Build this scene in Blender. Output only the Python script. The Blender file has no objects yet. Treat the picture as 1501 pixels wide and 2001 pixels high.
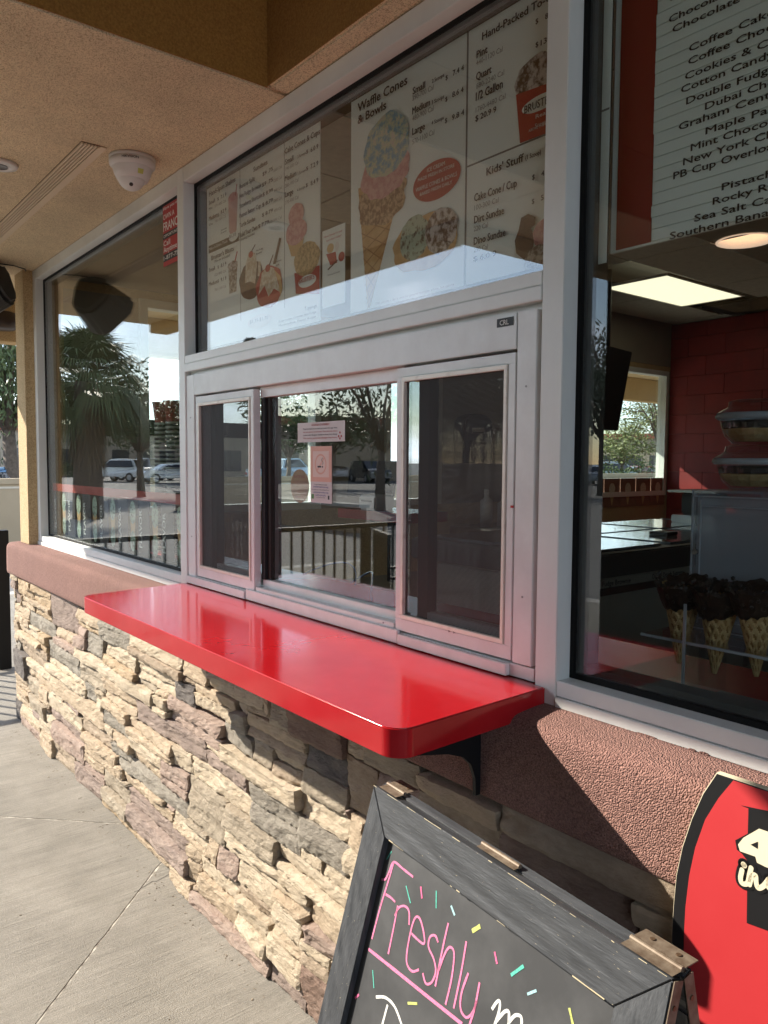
import bpy, bmesh, math, random
from mathutils import Vector, Matrix, noise
random.seed(7)
sc = bpy.context.scene
COL = sc.collection
R = math.radians
GZ = -0.02                      # ground level

# ------------------------------------------------------------ camera
pt, yw, rl, FPX = R(-3.72), R(38.63), R(-0.358), 1516.6
EYE = Vector((0.0, -1.18, 1.47))
Fv = Vector((-math.cos(yw)*math.cos(pt), math.sin(yw)*math.cos(pt), math.sin(pt)))
R0 = Fv.cross(Vector((0, 0, 1))).normalized(); U0 = R0.cross(Fv)
Rv = math.cos(rl)*R0 - math.sin(rl)*U0
Uv = math.cos(rl)*U0 + math.sin(rl)*R0
cam = bpy.data.cameras.new('camera'); camo = bpy.data.objects.new('camera', cam); COL.objects.link(camo)
M = Matrix((Rv, Uv, -Fv)).transposed().to_4x4(); M.translation = EYE
camo.matrix_world = M
cam.sensor_fit = 'HORIZONTAL'; cam.sensor_width = 36; cam.lens = 36*FPX/1501
cam.clip_start = 0.05; cam.clip_end = 2000
sc.camera = camo

# ------------------------------------------------------------ sky, sun, exposure
SUN = Vector((1.72, 1.0, -1.2)).normalized()          # direction the light travels
elev = math.asin(-SUN.z)
w = bpy.data.worlds.new('World'); sc.world = w; w.use_nodes = True
nt = w.node_tree; nt.nodes.clear()
wo = nt.nodes.new('ShaderNodeOutputWorld'); bg = nt.nodes.new('ShaderNodeBackground')
sky = nt.nodes.new('ShaderNodeTexSky'); sky.sky_type = 'NISHITA'; sky.sun_disc = False
sky.sun_elevation = elev
sky.sun_rotation = math.atan2(-SUN.x, -SUN.y)
sky.dust_density = 0.25; sky.air_density = 1.0
tc = nt.nodes.new('ShaderNodeTexCoord')
mp = nt.nodes.new('ShaderNodeMapping'); mp.inputs['Scale'].default_value = (1, 1, 3.2)
n1 = nt.nodes.new('ShaderNodeTexNoise'); n1.inputs['Scale'].default_value = 3.0; n1.inputs['Detail'].default_value = 8; n1.inputs['Roughness'].default_value = .58
cr = nt.nodes.new('ShaderNodeValToRGB'); cr.color_ramp.elements[0].position = .47; cr.color_ramp.elements[1].position = .66
mx = nt.nodes.new('ShaderNodeMixRGB'); mx.inputs[2].default_value = (12, 13.2, 15.5, 1)
nt.links.new(tc.outputs['Generated'], mp.inputs[0]); nt.links.new(mp.outputs[0], n1.inputs[0])
nt.links.new(n1.outputs['Fac'], cr.inputs[0]); nt.links.new(cr.outputs[0], mx.inputs[0])
nt.links.new(sky.outputs[0], mx.inputs[1]); nt.links.new(mx.outputs[0], bg.inputs[0])
bg.inputs[1].default_value = 0.125
nt.links.new(bg.outputs[0], wo.inputs[0])
sl = bpy.data.lights.new('sun', 'SUN'); sl.energy = 5.0; sl.angle = R(0.55); sl.color = (1, .92, .80)
slo = bpy.data.objects.new('sun', sl); COL.objects.link(slo)
slo.rotation_euler = SUN.to_track_quat('-Z', 'Y').to_euler()
vs = sc.view_settings; vs.view_transform = 'Standard'; vs.look = 'None'; vs.gamma = 1; vs.exposure = 1.18; vs.use_curve_mapping = False
cy = sc.cycles
cy.max_bounces = 10; cy.diffuse_bounces = 5; cy.glossy_bounces = 5; cy.transparent_max_bounces = 24; cy.transmission_bounces = 6
cy.caustics_reflective = False; cy.caustics_refractive = False; cy.use_denoising = True; cy.sample_clamp_indirect = 6

# ------------------------------------------------------------ helpers
CX, CY = 750.5, 1000.5
def ray(x, y): return Fv + Rv*((x-CX)/FPX) - Uv*((y-CY)/FPX)
def at(x, y, X=None, Y=None, Z=None):
    r = ray(x, y)
    i, v = (0, X) if X is not None else ((1, Y) if Y is not None else (2, Z))
    return EYE + r*((v-EYE[i])/r[i])

def link(o, parent=None):
    COL.objects.link(o)
    if parent is not None: o.parent = parent
    return o
def thing(name, label, cat, loc=(0, 0, 0), rz=0, group=None):
    o = bpy.data.objects.new(name, None); COL.objects.link(o)
    o.location = loc; o.rotation_euler = (0, 0, rz); o.empty_display_size = .1
    o['label'] = label; o['category'] = cat
    if group: o['group'] = group
    bpy.context.view_layer.update()
    return o
def tag(o, label, cat, group=None):
    o['label'] = label; o['category'] = cat
    if group: o['group'] = group
    return o
def wmat(o):
    M_ = o.matrix_basis.copy()
    while o.parent is not None: o = o.parent; M_ = o.matrix_basis @ M_
    return M_
def new(name, bm, m, parent=None, bevel=0, smooth=False, seg=2, world=True):
    """bm in world coordinates; if parent, converted to parent space"""
    if bevel:
        bmesh.ops.bevel(bm, geom=[e for e in bm.edges if len(e.link_faces) == 2 and e.calc_face_angle(0) > .5], offset=bevel, segments=seg, affect='EDGES', clamp_overlap=True)
    if parent is not None and world:
        bm.transform(wmat(parent).inverted())
    me = bpy.data.meshes.new(name); bm.to_mesh(me); bm.free()
    if smooth:
        for p in me.polygons: p.use_smooth = True
    me.materials.append(m)
    return link(bpy.data.objects.new(name, me), parent)
def BM(): return bmesh.new()
def bx(bm, x0, x1, y0, y1, z0, z1, mat=None):
    r = bmesh.ops.create_cube(bm, size=1)
    for v in r['verts']:
        v.co = Vector(((x0+x1)/2+v.co.x*(x1-x0), (y0+y1)/2+v.co.y*(y1-y0), (z0+z1)/2+v.co.z*(z1-z0)))
    if mat is not None: bmesh.ops.transform(bm, matrix=mat, verts=r['verts'])
    return r['verts']
def box(name, x0, x1, y0, y1, z0, z1, m, parent=None, bevel=0):
    bm = BM(); bx(bm, x0, x1, y0, y1, z0, z1); return new(name, bm, m, parent, bevel)
def cyl(bm, p0, p1, r0, r1=None, n=12):
    p0, p1 = Vector(p0), Vector(p1); d = p1-p0; L = d.length
    if r1 is None: r1 = r0
    q = d.to_track_quat('Z', 'Y').to_matrix().to_4x4(); q.translation = (p0+p1)/2
    bmesh.ops.create_cone(bm, cap_ends=True, segments=n, radius1=r0, radius2=r1, depth=L, matrix=q)
def tube(bm, pts, rad, n=8):
    pts = [Vector(p) for p in pts]; rings = []
    for i, p in enumerate(pts):
        d = (pts[min(i+1, len(pts)-1)]-pts[max(i-1, 0)]).normalized()
        a = d.orthogonal().normalized(); b = d.cross(a)
        if i and rings:
            pa = (rings[-1][0].co-pts[i-1]); pa = pa-d*pa.dot(d)
            if pa.length > 1e-9: a = pa.normalized(); b = d.cross(a)
        rr = rad[i] if isinstance(rad, (list, tuple)) else rad
        rings.append([bm.verts.new(p+a*rr*math.cos(2*math.pi*k/n)+b*rr*math.sin(2*math.pi*k/n)) for k in range(n)])
    for r0, r1 in zip(rings, rings[1:]):
        for k in range(n): bm.faces.new((r0[k], r0[(k+1) % n], r1[(k+1) % n], r1[k]))
    bm.faces.new(rings[0][::-1]); bm.faces.new(rings[-1])
def lathe(bm, prof, c=(0, 0, 0), n=28, cap=False, wob=None):
    rings = []
    for r, z in prof:
        rings.append([bm.verts.new(Vector(c)+Vector((r*math.cos(2*math.pi*k/n)*(1+(wob(k, n) if wob else 0)), r*math.sin(2*math.pi*k/n)*(1+(wob(k, n) if wob else 0)), z))) for k in range(n)])
    for r0, r1 in zip(rings, rings[1:]):
        for k in range(n): bm.faces.new((r0[k], r0[(k+1) % n], r1[(k+1) % n], r1[k]))
    if cap: bm.faces.new(rings[0][::-1]); bm.faces.new(rings[-1])
def prism(bm, pts, y0, y1):
    """pts: list of (x,z); extruded along y"""
    a = [bm.verts.new((x, y0, z)) for x, z in pts]; b = [bm.verts.new((x, y1, z)) for x, z in pts]
    bm.faces.new(a); bm.faces.new(b[::-1])
    n = len(pts)
    for i in range(n): bm.faces.new((a[i], b[i], b[(i+1) % n], a[(i+1) % n]))
    bmesh.ops.recalc_face_normals(bm, faces=bm.faces)

# ------------------------------------------------------------ materials
def mat(name, col, rough=.6, metal=0, spec=.5, col2=None, nscale=8, namount=.5, bump=0, bscale=60, bdet=4, btype='NOISE', bdist=.004, coat=0, emit=0, stain=0, stretch=(1, 1, 1), rvar=0, cpos=(.35, .65)):
    m = bpy.data.materials.new(name); m.use_nodes = True; t = m.node_tree; N = t.nodes; L = t.links
    b = N['Principled BSDF']
    b.inputs['Base Color'].default_value = (*col, 1); b.inputs['Roughness'].default_value = rough
    b.inputs['Metallic'].default_value = metal; b.inputs['Specular IOR Level'].default_value = spec
    if coat: b.inputs['Coat Weight'].default_value = coat; b.inputs['Coat Roughness'].default_value = .03
    if emit:
        b.inputs['Emission Color'].default_value = (*col, 1); b.inputs['Emission Strength'].default_value = emit
    c = N.new('ShaderNodeTexCoord'); mpn = N.new('ShaderNodeMapping'); mpn.inputs['Scale'].default_value = stretch
    oi = N.new('ShaderNodeObjectInfo'); ad = N.new('ShaderNodeVectorMath'); ad.operation = 'ADD'
    mu = N.new('ShaderNodeMath'); mu.operation = 'MULTIPLY'; mu.inputs[1].default_value = 37.0
    L.new(oi.outputs['Random'], mu.inputs[0]); L.new(mu.outputs[0], ad.inputs[1])
    L.new(c.outputs['Object'], ad.inputs[0]); L.new(ad.outputs[0], mpn.inputs[0])
    if col2:
        n = N.new('ShaderNodeTexNoise'); n.inputs['Scale'].default_value = nscale; n.inputs['Detail'].default_value = 6; n.inputs['Roughness'].default_value = .62
        r = N.new('ShaderNodeValToRGB'); r.color_ramp.elements[0].position = cpos[0]; r.color_ramp.elements[1].position = cpos[1]
        r.color_ramp.elements[0].color = (*col, 1); r.color_ramp.elements[1].color = (*col2, 1)
        L.new(mpn.outputs[0], n.inputs[0]); L.new(n.outputs['Fac'], r.inputs[0]); L.new(r.outputs[0], b.inputs['Base Color'])
        if rvar:
            rr = N.new('ShaderNodeMapRange'); rr.inputs['To Min'].default_value = rough-rvar; rr.inputs['To Max'].default_value = rough+rvar
            L.new(n.outputs['Fac'], rr.inputs[0]); L.new(rr.outputs[0], b.inputs['Roughness'])
    if stain:
        sn = N.new('ShaderNodeTexNoise'); sn.inputs['Scale'].default_value = 2.6; sn.inputs['Detail'].default_value = 9; sn.inputs['Roughness'].default_value = .66
        sm_ = N.new('ShaderNodeMapping'); sm_.inputs['Scale'].default_value = (1, 1, .45); L.new(ad.outputs[0], sm_.inputs[0]); L.new(sm_.outputs[0], sn.inputs[0])
        sr = N.new('ShaderNodeMapRange'); sr.inputs['From Min'].default_value = .32; sr.inputs['From Max'].default_value = .68; sr.inputs['To Min'].default_value = 1-stain; sr.inputs['To Max'].default_value = 1+stain*.45
        L.new(sn.outputs['Fac'], sr.inputs[0]); sv = N.new('ShaderNodeVectorMath'); sv.operation = 'SCALE'; L.new(sr.outputs[0], sv.inputs['Scale'])
        if b.inputs['Base Color'].links: L.new(b.inputs['Base Color'].links[0].from_socket, sv.inputs[0])
        else: sv.inputs[0].default_value = col
        L.new(sv.outputs[0], b.inputs['Base Color'])
    if bump:
        if btype == 'NOISE':
            h = N.new('ShaderNodeTexNoise'); h.inputs['Scale'].default_value = bscale; h.inputs['Detail'].default_value = bdet; ho = h.outputs['Fac']
        else:
            h = N.new('ShaderNodeTexVoronoi'); h.inputs['Randomness'].default_value = 1; h.inputs['Scale'].default_value = bscale; ho = h.outputs['Distance']
        L.new(mpn.outputs[0], h.inputs[0])
        bp = N.new('ShaderNodeBump'); bp.inputs['Strength'].default_value = bump; bp.inputs['Distance'].default_value = bdist
        L.new(ho, bp.inputs['Height']); L.new(bp.outputs[0], b.inputs['Normal'])
        bp.invert = btype != 'NOISE'
    return m
def glassmat(name, tint=(.93, .96, .94), f0=.07):
    m = bpy.data.materials.new(name); m.use_nodes = True; t = m.node_tree; N = t.nodes; L = t.links
    N.remove(N['Principled BSDF']); out = N['Material Output']
    tr = N.new('ShaderNodeBsdfTransparent'); tr.inputs[0].default_value = (*tint, 1)
    gl = N.new('ShaderNodeBsdfGlossy'); gl.inputs['Roughness'].default_value = 0; gl.inputs[0].default_value = (1, 1, 1, 1)
    g = N.new('ShaderNodeNewGeometry'); dp = N.new('ShaderNodeVectorMath'); dp.operation = 'DOT_PRODUCT'
    L.new(g.outputs['Normal'], dp.inputs[0]); L.new(g.outputs['Incoming'], dp.inputs[1])
    ab = N.new('ShaderNodeMath'); ab.operation = 'ABSOLUTE'; L.new(dp.outputs['Value'], ab.inputs[0])
    om = N.new('ShaderNodeMath'); om.operation = 'SUBTRACT'; om.inputs[0].default_value = 1; L.new(ab.outputs[0], om.inputs[1])
    pw = N.new('ShaderNodeMath'); pw.operation = 'POWER'; pw.inputs[1].default_value = 5; L.new(om.outputs[0], pw.inputs[0])
    mr = N.new('ShaderNodeMapRange'); mr.inputs['To Min'].default_value = f0; mr.inputs['To Max'].default_value = 1; L.new(pw.outputs[0], mr.inputs[0])
    mi = N.new('ShaderNodeMixShader'); L.new(mr.outputs[0], mi.inputs[0]); L.new(tr.outputs[0], mi.inputs[1]); L.new(gl.outputs[0], mi.inputs[2])
    L.new(mi.outputs[0], out.inputs[0])
    return m

ALU = mat('brushed_aluminium', (.78, .80, .775), .40, .08, col2=(.83, .85, .82), nscale=3, bump=.06, bscale=90, stretch=(1, 1, 1), rvar=.04, stain=.10)
ALU2 = mat('sash_aluminium', (.80, .82, .80), .38, .08, col2=(.74, .755, .735), nscale=14, rvar=.05, stain=.10)
GASKET = mat('black_gasket', (.004, .004, .004), .6, spec=.2)
DARKAL = mat('inner_frame_alu', (.035, .032, .028), .6, spec=.3)
GLASS = glassmat('window_glass', f0=.085)
GLASS2 = glassmat('service_glass', tint=(.90, .93, .92), f0=.09)
GLASS3 = glassmat('right_window_glass', tint=(.90, .93, .92), f0=.05)
RED = mat('red_solid_surface', (.36, .007, .011), .115, 0, col2=(.41, .012, .017), nscale=7, rvar=.055, stain=.05)
REDIN = mat('inner_red_counter', (.45, .03, .03), .25)
SOFFIT = mat('tan_sand_stucco', (.45, .315, .18),   .93, col2=(.86, .70, .475), nscale=300, cpos=(.38, .52), bump=.9, bscale=330, bdist=.004, stain=.16)
COLST = mat('yellow_tan_stucco', (.40, .275, .13), .93, col2=(.62, .46, .26), nscale=170, cpos=(.36, .56), bump=1, bscale=190, bdist=.005, stain=.16)
MUST = mat('mustard_stucco', (.25, .115, .020), .95, col2=(.38, .19, .042), nscale=170, bump=.7, bscale=190, bdist=.003, stain=.16)
CAPM = mat('red_brown_stucco', (.13, .058, .048), .95, col2=(.34, .185, .15), nscale=330, cpos=(.34, .60), bump=1, bscale=340, bdist=.0042, btype='VORONOI', stain=.16)
BLACKM = mat('black_metal', (.008, .008, .009), .55, spec=.25)
PLBLACK = mat('black_plastic', (.012, .012, .013), .45)
WHITEP = mat('white_plastic', (.72, .69, .66), .35)
def stonemat(name, a, b, s=14):
    m = mat(name, a, .92, col2=b, nscale=s, cpos=(.34, .66), bump=1.0, bscale=42, bdet=12, bdist=.018, stretch=(1, 1, 2.2), spec=.15, stain=.12)
    for n_ in m.node_tree.nodes:
        if n_.type == 'TEX_NOISE' and abs(n_.inputs['Scale'].default_value-42) < .1: n_.inputs['Roughness'].default_value = .72
        if n_.type == 'TEX_NOISE' and abs(n_.inputs['Scale'].default_value-s) < .1: n_.inputs['Roughness'].default_value = .74; n_.inputs['Detail'].default_value = 10
    return m
ST = {
 'B': stonemat('buff_stone', (.47, .365, .255), (.66, .53, .385)),
 'C': stonemat('pale_buff_stone', (.53, .43, .305), (.71, .60, .455)),
 'N': stonemat('brown_buff_stone', (.37, .285, .205), (.55, .445, .335)),
 'G': stonemat('grey_stone', (.27, .24, .20), (.45, .405, .335)),
 'H': stonemat('beige_grey_stone', (.36, .30, .225), (.53, .45, .345)),
 'P': stonemat('mauve_stone', (.29, .225, .195), (.47, .37, .31)),
 'R': stonemat('pink_stone', (0.38, 0.275, 0.225), (0.52, 0.41, 0.34)),
 'O': stonemat('orange_stone', (0.43, 0.31, 0.195), (0.61, 0.48, 0.33)),
 'D': stonemat('dark_stone', (0.13, 0.118, 0.112), (0.28, 0.25, 0.225)),
 'K': stonemat('red_brown_stone', (0.235, 0.155, 0.12), (0.36, 0.26, 0.205)),
}
MORT = mat('mortar', (.07, .055, .045), .95, bump=.5, bscale=80)

# ------------------------------------------------------------ ground
def concmat(name, a, b):
    m = mat(name, a, .9, col2=b, nscale=5, spec=.3)
    t = m.node_tree; N = t.nodes; L = t.links; bs = N['Principled BSDF']
    c = N.new('ShaderNodeTexCoord'); mp1 = N.new('ShaderNodeMapping'); mp1.inputs['Scale'].default_value = (250, 6, 1)
    n = N.new('ShaderNodeTexNoise'); n.inputs['Scale'].default_value = 1; n.inputs['Detail'].default_value = 5; n.inputs['Roughness'].default_value = .65
    mp2 = N.new('ShaderNodeMapping'); mp2.inputs['Scale'].default_value = (30, 1.2, 1)
    n2 = N.new('ShaderNodeTexNoise'); n2.inputs['Scale'].default_value = 1; n2.inputs['Detail'].default_value = 3
    g = N.new('ShaderNodeTexNoise'); g.inputs['Scale'].default_value = 420; g.inputs['Detail'].default_value = 3
    sp = N.new('ShaderNodeTexNoise'); sp.inputs['Scale'].default_value = 1.7; sp.inputs['Detail'].default_value = 7
    for a1, b1 in ((mp1, n), (mp2, n2)):
        L.new(c.outputs['Object'], a1.inputs[0]); L.new(a1.outputs[0], b1.inputs[0])
    L.new(c.outputs['Object'], g.inputs[0]); L.new(c.outputs['Object'], sp.inputs[0])
    s1 = N.new('ShaderNodeMath'); s1.operation = 'ADD'; L.new(n.outputs[0], s1.inputs[0]); L.new(g.outputs[0], s1.inputs[1])
    s3 = N.new('ShaderNodeMath'); s3.operation = 'MULTIPLY_ADD'; s3.inputs[1].default_value = .35; s3.inputs[2].default_value = .325; L.new(n2.outputs[0], s3.inputs[0])
    s2 = N.new('ShaderNodeMath'); s2.operation = 'ADD'; L.new(s1.outputs[0], s2.inputs[0]); L.new(s3.outputs[0], s2.inputs[1])
    bp = N.new('ShaderNodeBump'); bp.inputs['Strength'].default_value = .9; bp.inputs['Distance'].default_value = .0035
    L.new(s2.outputs[0], bp.inputs['Height']); L.new(bp.outputs[0], bs.inputs['Normal'])
    old = bs.inputs['Base Color'].links[0].from_socket
    mr = N.new('ShaderNodeMapRange'); mr.inputs['From Min'].default_value = 1.1; mr.inputs['From Max'].default_value = 1.9; mr.inputs['To Min'].default_value = .52; mr.inputs['To Max'].default_value = 1.2
    L.new(s2.outputs[0], mr.inputs[0])
    mr2 = N.new('ShaderNodeMapRange'); mr2.inputs['From Min'].default_value = .3; mr2.inputs['From Max'].default_value = .7; mr2.inputs['To Min'].default_value = .86; mr2.inputs['To Max'].default_value = 1.08
    L.new(sp.outputs[0], mr2.inputs[0])
    mm = N.new('ShaderNodeMath'); mm.operation = 'MULTIPLY'; L.new(mr.outputs[0], mm.inputs[0]); L.new(mr2.outputs[0], mm.inputs[1])
    vm = N.new('ShaderNodeVectorMath'); vm.operation = 'SCALE'; L.new(old, vm.inputs[0]); L.new(mm.outputs[0], vm.inputs['Scale'])
    L.new(vm.outputs[0], bs.inputs['Base Color'])
    return m
CONC = concmat('broomed_concrete', (.285, .262, .222), (.35, .322, .275))
SAND = mat('joint_filler', (.62, .58, .49), .95, col2=(.12, .10, .08), nscale=25)
ASPH = mat('asphalt', (.095, .093, .092), .9, col2=(.135, .13, .125), nscale=2, bump=.4, bscale=120)
PAINT = mat('road_paint', (.7, .7, .66), .8)
def struct(o): o['kind'] = 'structure'; return o
g = struct(box('ground', -600, 600, -600, 600, GZ-.5, GZ-.14, ASPH))
pav = struct(box('pavement', -9.2, 6, -5.6, 9, GZ-.13, GZ-.0015, SAND))
kerb = mat('kerb_concrete', (.45, .43, .39), .9, bump=.3)
struct(box('kerb', -9.4, -9.21, -5.8, 9, GZ-.13, GZ, kerb)); struct(box('kerb', -9.2, 6, -5.8, -5.61, GZ-.13, GZ, kerb))
S = 1.92; c0 = Vector((-2.885, .117)); du = Vector((.7071, .7071)); dv = Vector((.7071, -.7071)); GAP = .0045
for i in range(-6, 7):
    for j in range(-5, 8):
        cen = c0+du*S*(i+.5)+dv*S*(j+.5)
        if not (-10.2 < cen.x < 3.2 and -6.2 < cen.y < 3.6): continue
        bm = BM(); top = []
        P = []
        for a, b in ((0, 0), (1, 0), (1, 1), (0, 1)):
            p = c0+du*(S*(i+a)+(GAP if a == 0 else -GAP))+dv*(S*(j+b)+(GAP if b == 0 else -GAP))
            P.append(p)
        # ragged sawn edges where they show
        poly = []
        for k in range(4):
            p, q = P[k], P[(k+1) % 4]
            nseg = 64 if (abs(cen.x+2.9) < 2.2 and abs(cen.y+1) < 2) else 1
            nrm = Vector((-(q-p).normalized().y, (q-p).normalized().x))
            for s_ in range(nseg):
                u = s_/nseg; pp = p.lerp(q, u)
                if s_: pp = pp + nrm*(noise.noise(Vector((pp.x*22, pp.y*22, 0)))*.004+abs(noise.noise(Vector((pp.x*70, pp.y*70, 3))))*.003)
                poly.append(pp)
        # clip to the pavement rectangle
        def clip(pl, f, t_):
            out = []
            for k in range(len(pl)):
                a_, b_ = pl[k], pl[(k+1) % len(pl)]
                fa, fb = f(a_), f(b_)
                if fa >= 0: out.append(a_)
                if fa*fb < 0: out.append(a_.lerp(b_, fa/(fa-fb)))
            return out
        for f in (lambda p: p.x+9.19, lambda p: 5.99-p.x, lambda p: p.y+5.59, lambda p: 8.99-p.y): poly = clip(poly, f, 0)
        if len(poly) < 3: continue
        tv = [bm.verts.new((p.x, p.y, GZ)) for p in poly]; bv = [bm.verts.new((p.x, p.y, GZ-.008)) for p in poly]
        bm.faces.new(tv)
        for k in range(len(tv)): bm.faces.new((tv[k], bv[k], bv[(k+1) % len(tv)], tv[(k+1) % len(tv)]))
        bmesh.ops.recalc_face_normals(bm, faces=bm.faces)
        new('slab', bm, CONC, pav)
# hairline crack branching off the joint
bm = BM()
CRK = mat('crack_shadow', (.05, .045, .04), 1)
cp = [at(x, y, Z=GZ+.0012) for x, y in ((331, 1708), (322, 1713), (306, 1722), (298, 1722), (288, 1728), (268, 1741), (262, 1742))]
for a, b in zip(cp, cp[1:]):
    d = (b-a).normalized().cross(Vector((0, 0, 1)))*.0011
    bm.faces.new([bm.verts.new(p) for p in (a-d, b-d, b+d, a+d)])
new('crack', bm, CRK, pav)
# parking bay lines
bm = BM()
for k in range(14):
    bx(bm, -34, -29, -40+k*2.9-.05, -40+k*2.9+.05, GZ-.139, GZ-.136)
o = new('parking_lines', bm, PAINT); o['kind'] = 'structure'

# ------------------------------------------------------------ stone wall with stucco cap
YS = -.082
wall = thing('stone_wall', 'ledgestone half wall of buff, grey and mauve stones under the order window', 'wall', (-2, 0, GZ))
box('backing', -4.735, 2.6, YS+.035, .12, GZ, .82, MORT, wall)
traced = []
def tr(ox, oy, s, rows):
    for xl, xr, yt, yb, c in rows:
        a = at(ox+xl/s, oy+yt/s, Y=YS); b = at(ox+xl/s, oy+yb/s, Y=YS); c2 = at(ox+xr/s, oy+yt/s, Y=YS)
        if c2.x-a.x > .02 and a.z-b.z > .015: traced.append([a.x, c2.x, max(b.z, GZ), min(a.z, .83), c])
tr(0, 1060, 4.546, [(185,300,345,440,'O'),(300,465,375,500,'O'),(210,310,470,560,'B'),(315,465,510,620,'O'),(470,685,480,700,'P'),(150,260,570,690,'B'),(260,490,600,700,'G'),(180,370,700,800,'B'),(370,440,800,930,'O'),(490,670,760,880,'R'),(675,770,720,870,'R'),(775,930,770,900,'G'),(190,430,830,960,'N'),(440,730,860,1000,'G'),(150,250,960,1120,'D'),(260,465,1000,1170,'B'),(440,760,1000,1110,'C'),(730,940,1060,1190,'H'),(155,240,1150,1260,'B'),(240,365,1170,1290,'H'),(370,440,1250,1400,'B'),(470,930,1160,1300,'B'),(155,250,1220,1370,'B'),(290,420,1330,1430,'H'),(445,740,1340,1500,'P'),(160,210,1380,1580,'D'),(205,380,1430,1620,'R'),(350,500,1520,1800,'B'),(505,760,1580,1730,'R'),(740,1010,1400,1620,'N'),(730,1040,1650,1790,'B'),(1010,1180,1650,1850,'G'),(500,680,1690,1990,'N')])
tr(0, 1100, 3.002, [(780,1080,430,530,'N'),(620,820,445,575,'O'),(450,600,280,400,'O'),(595,775,360,430,'G'),(455,920,475,545,'C'),(630,815,670,790,'B'),(810,1030,540,650,'C'),(1045,1155,670,770,'D'),(1090,1210,590,640,'B'),(870,1000,760,820,'C'),(1000,1310,780,880,'R'),(1155,1390,715,810,'C'),(815,1205,800,900,'P'),(770,1030,860,970,'B'),(620,780,790,940,'G'),(1310,1495,930,1020,'G'),(1390,1460,830,920,'G'),(770,970,1010,1110,'B'),(1030,1130,1060,1150,'C'),(970,1110,1160,1290,'R'),(780,1100,1115,1225,'G'),(1210,1440,1110,1160,'P'),(670,770,980,1150,'G'),(440,600,1170,1330,'P'),(500,610,1100,1170,'R'),(600,760,1200,1340,'H'),(590,800,1350,1450,'O'),(760,1110,1310,1480,'P'),(740,1020,1230,1290,'B'),(1020,1240,1430,1520,'B'),(810,1010,1560,1660,'B')])
tr(300, 1300, 2.854, [(295,830,370,450,'C'),(465,530,215,320,'H'),(535,850,250,370,'N'),(555,680,400,470,'H'),(640,835,480,560,'N'),(700,780,240,330,'H'),(795,1085,285,385,'K'),(860,1070,440,550,'D'),(845,1070,560,670,'H'),(1075,1230,500,750,'N'),(1225,1500,480,560,'H'),(832,1110,700,950,'G'),(1113,1170,860,950,'B'),(130,560,440,540,'C'),(550,830,660,860,'G'),(420,700,765,880,'H'),(415,880,895,980,'C'),(710,1090,985,1120,'C'),(380,475,990,1080,'R'),(475,690,1090,1250,'N'),(195,415,620,860,'H'),(325,385,970,1075,'B'),(240,650,1270,1370,'R'),(270,475,1050,1240,'B'),(120,240,1105,1225,'B'),(165,280,985,1140,'B'),(480,660,1290,1420,'C'),(690,850,1330,1460,'B'),(850,1050,1290,1480,'R'),(650,860,1480,1690,'P'),(860,980,1500,1620,'N'),(860,1000,1640,1800,'K')])
tr(1000, 1350, 2.996, [(30,960,700,830,'N'),(0,735,855,1060,'K'),(745,1100,1190,1420,'N')])
tr(600, 1400, 2.5017, [(325,970,190,290,'N'),(645,990,405,500,'K')])
X0w, X1w = -4.745, .9
def stone(x0, x1, z0, z1, c, depth, seed, parent=wall):
    rnd = random.Random(seed)
    g_ = .0019; x0 += g_; x1 -= g_; z0 += g_; z1 -= g_
    if x1-x0 < .012 or z1-z0 < .010: return
    near = x0 > -3.6
    nx = max(3, min(22, int((x1-x0)/(.013 if near else .022))+1)); nz = max(3, min(11, int((z1-z0)/(.011 if near else .018))+1))
    skew = rnd.uniform(-.012, .012); tl = rnd.uniform(-.010, .010); tb = rnd.uniform(-.006, .006)
    L_, H_ = x1-x0, z1-z0; rough = rnd.uniform(.5, 1.0)
    tiltx, tiltz = rnd.uniform(-.016, .016), rnd.uniform(-.010, .010)
    bm = BM(); gr = []
    for j in range(nz+1):
        row = []
        for i in range(nx+1):
            u, v = i/nx, j/nz
            x = x0+L_*u+skew*(v-.5)*min(1, H_/.08)*.6; z = z0+H_*v+tl*(u-.5)*.5*(v)+tb*(u-.5)*(1-v)*.5
            e = (i in (0, nx)) or (j in (0, nz))
            s = Vector((x*9, z*22, seed*1.7)); s2 = Vector((x*34, z*60, seed*2.3))
            n_ = noise.noise(s)*.008*rough+noise.noise(s2)*.0042*rough+abs(noise.noise(s*2.2))*.004+abs(noise.noise(Vector((x*60, z*110, seed))))*.003
            q_ = noise.noise(Vector((x*3.2, z*34, seed*3.1)))*3; n_ += (math.floor(q_)+min(1, (q_-math.floor(q_))*5))*(.0022 if rough > .62 else .0009)
            y = -depth - n_ + tiltx*(u-.5)+tiltz*(v-.5)
            if e:
                y += .0012+.0035*rnd.random()
                jx = noise.noise(Vector((x*40, z*40, seed)))*.0035
                if j in (0, nz): z += jx
                if i in (0, nx): x += jx
                if i in (0, nx) and j in (0, nz):
                    x += (.0012 if i == 0 else -.0012); z += (.001 if j == 0 else -.001)
            row.append(bm.verts.new((x, YS+y+.0, z)))
        gr.append(row)
    for j in range(nz):
        for i in range(nx): bm.faces.new((gr[j][i], gr[j][i+1], gr[j+1][i+1], gr[j+1][i]))
    ring = gr[0][:]+[gr[j][nx] for j in range(1, nz+1)]+gr[nz][:-1][::-1]+[gr[j][0] for j in range(nz-1, 0, -1)]
    back = [bm.verts.new((v.co.x, YS+.036, v.co.z)) for v in ring]
    for k in range(len(ring)): bm.faces.new((ring[k], back[k], back[(k+1) % len(ring)], ring[(k+1) % len(ring)]))
    o = new('stone', bm, ST[c], parent)
    return o
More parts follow.
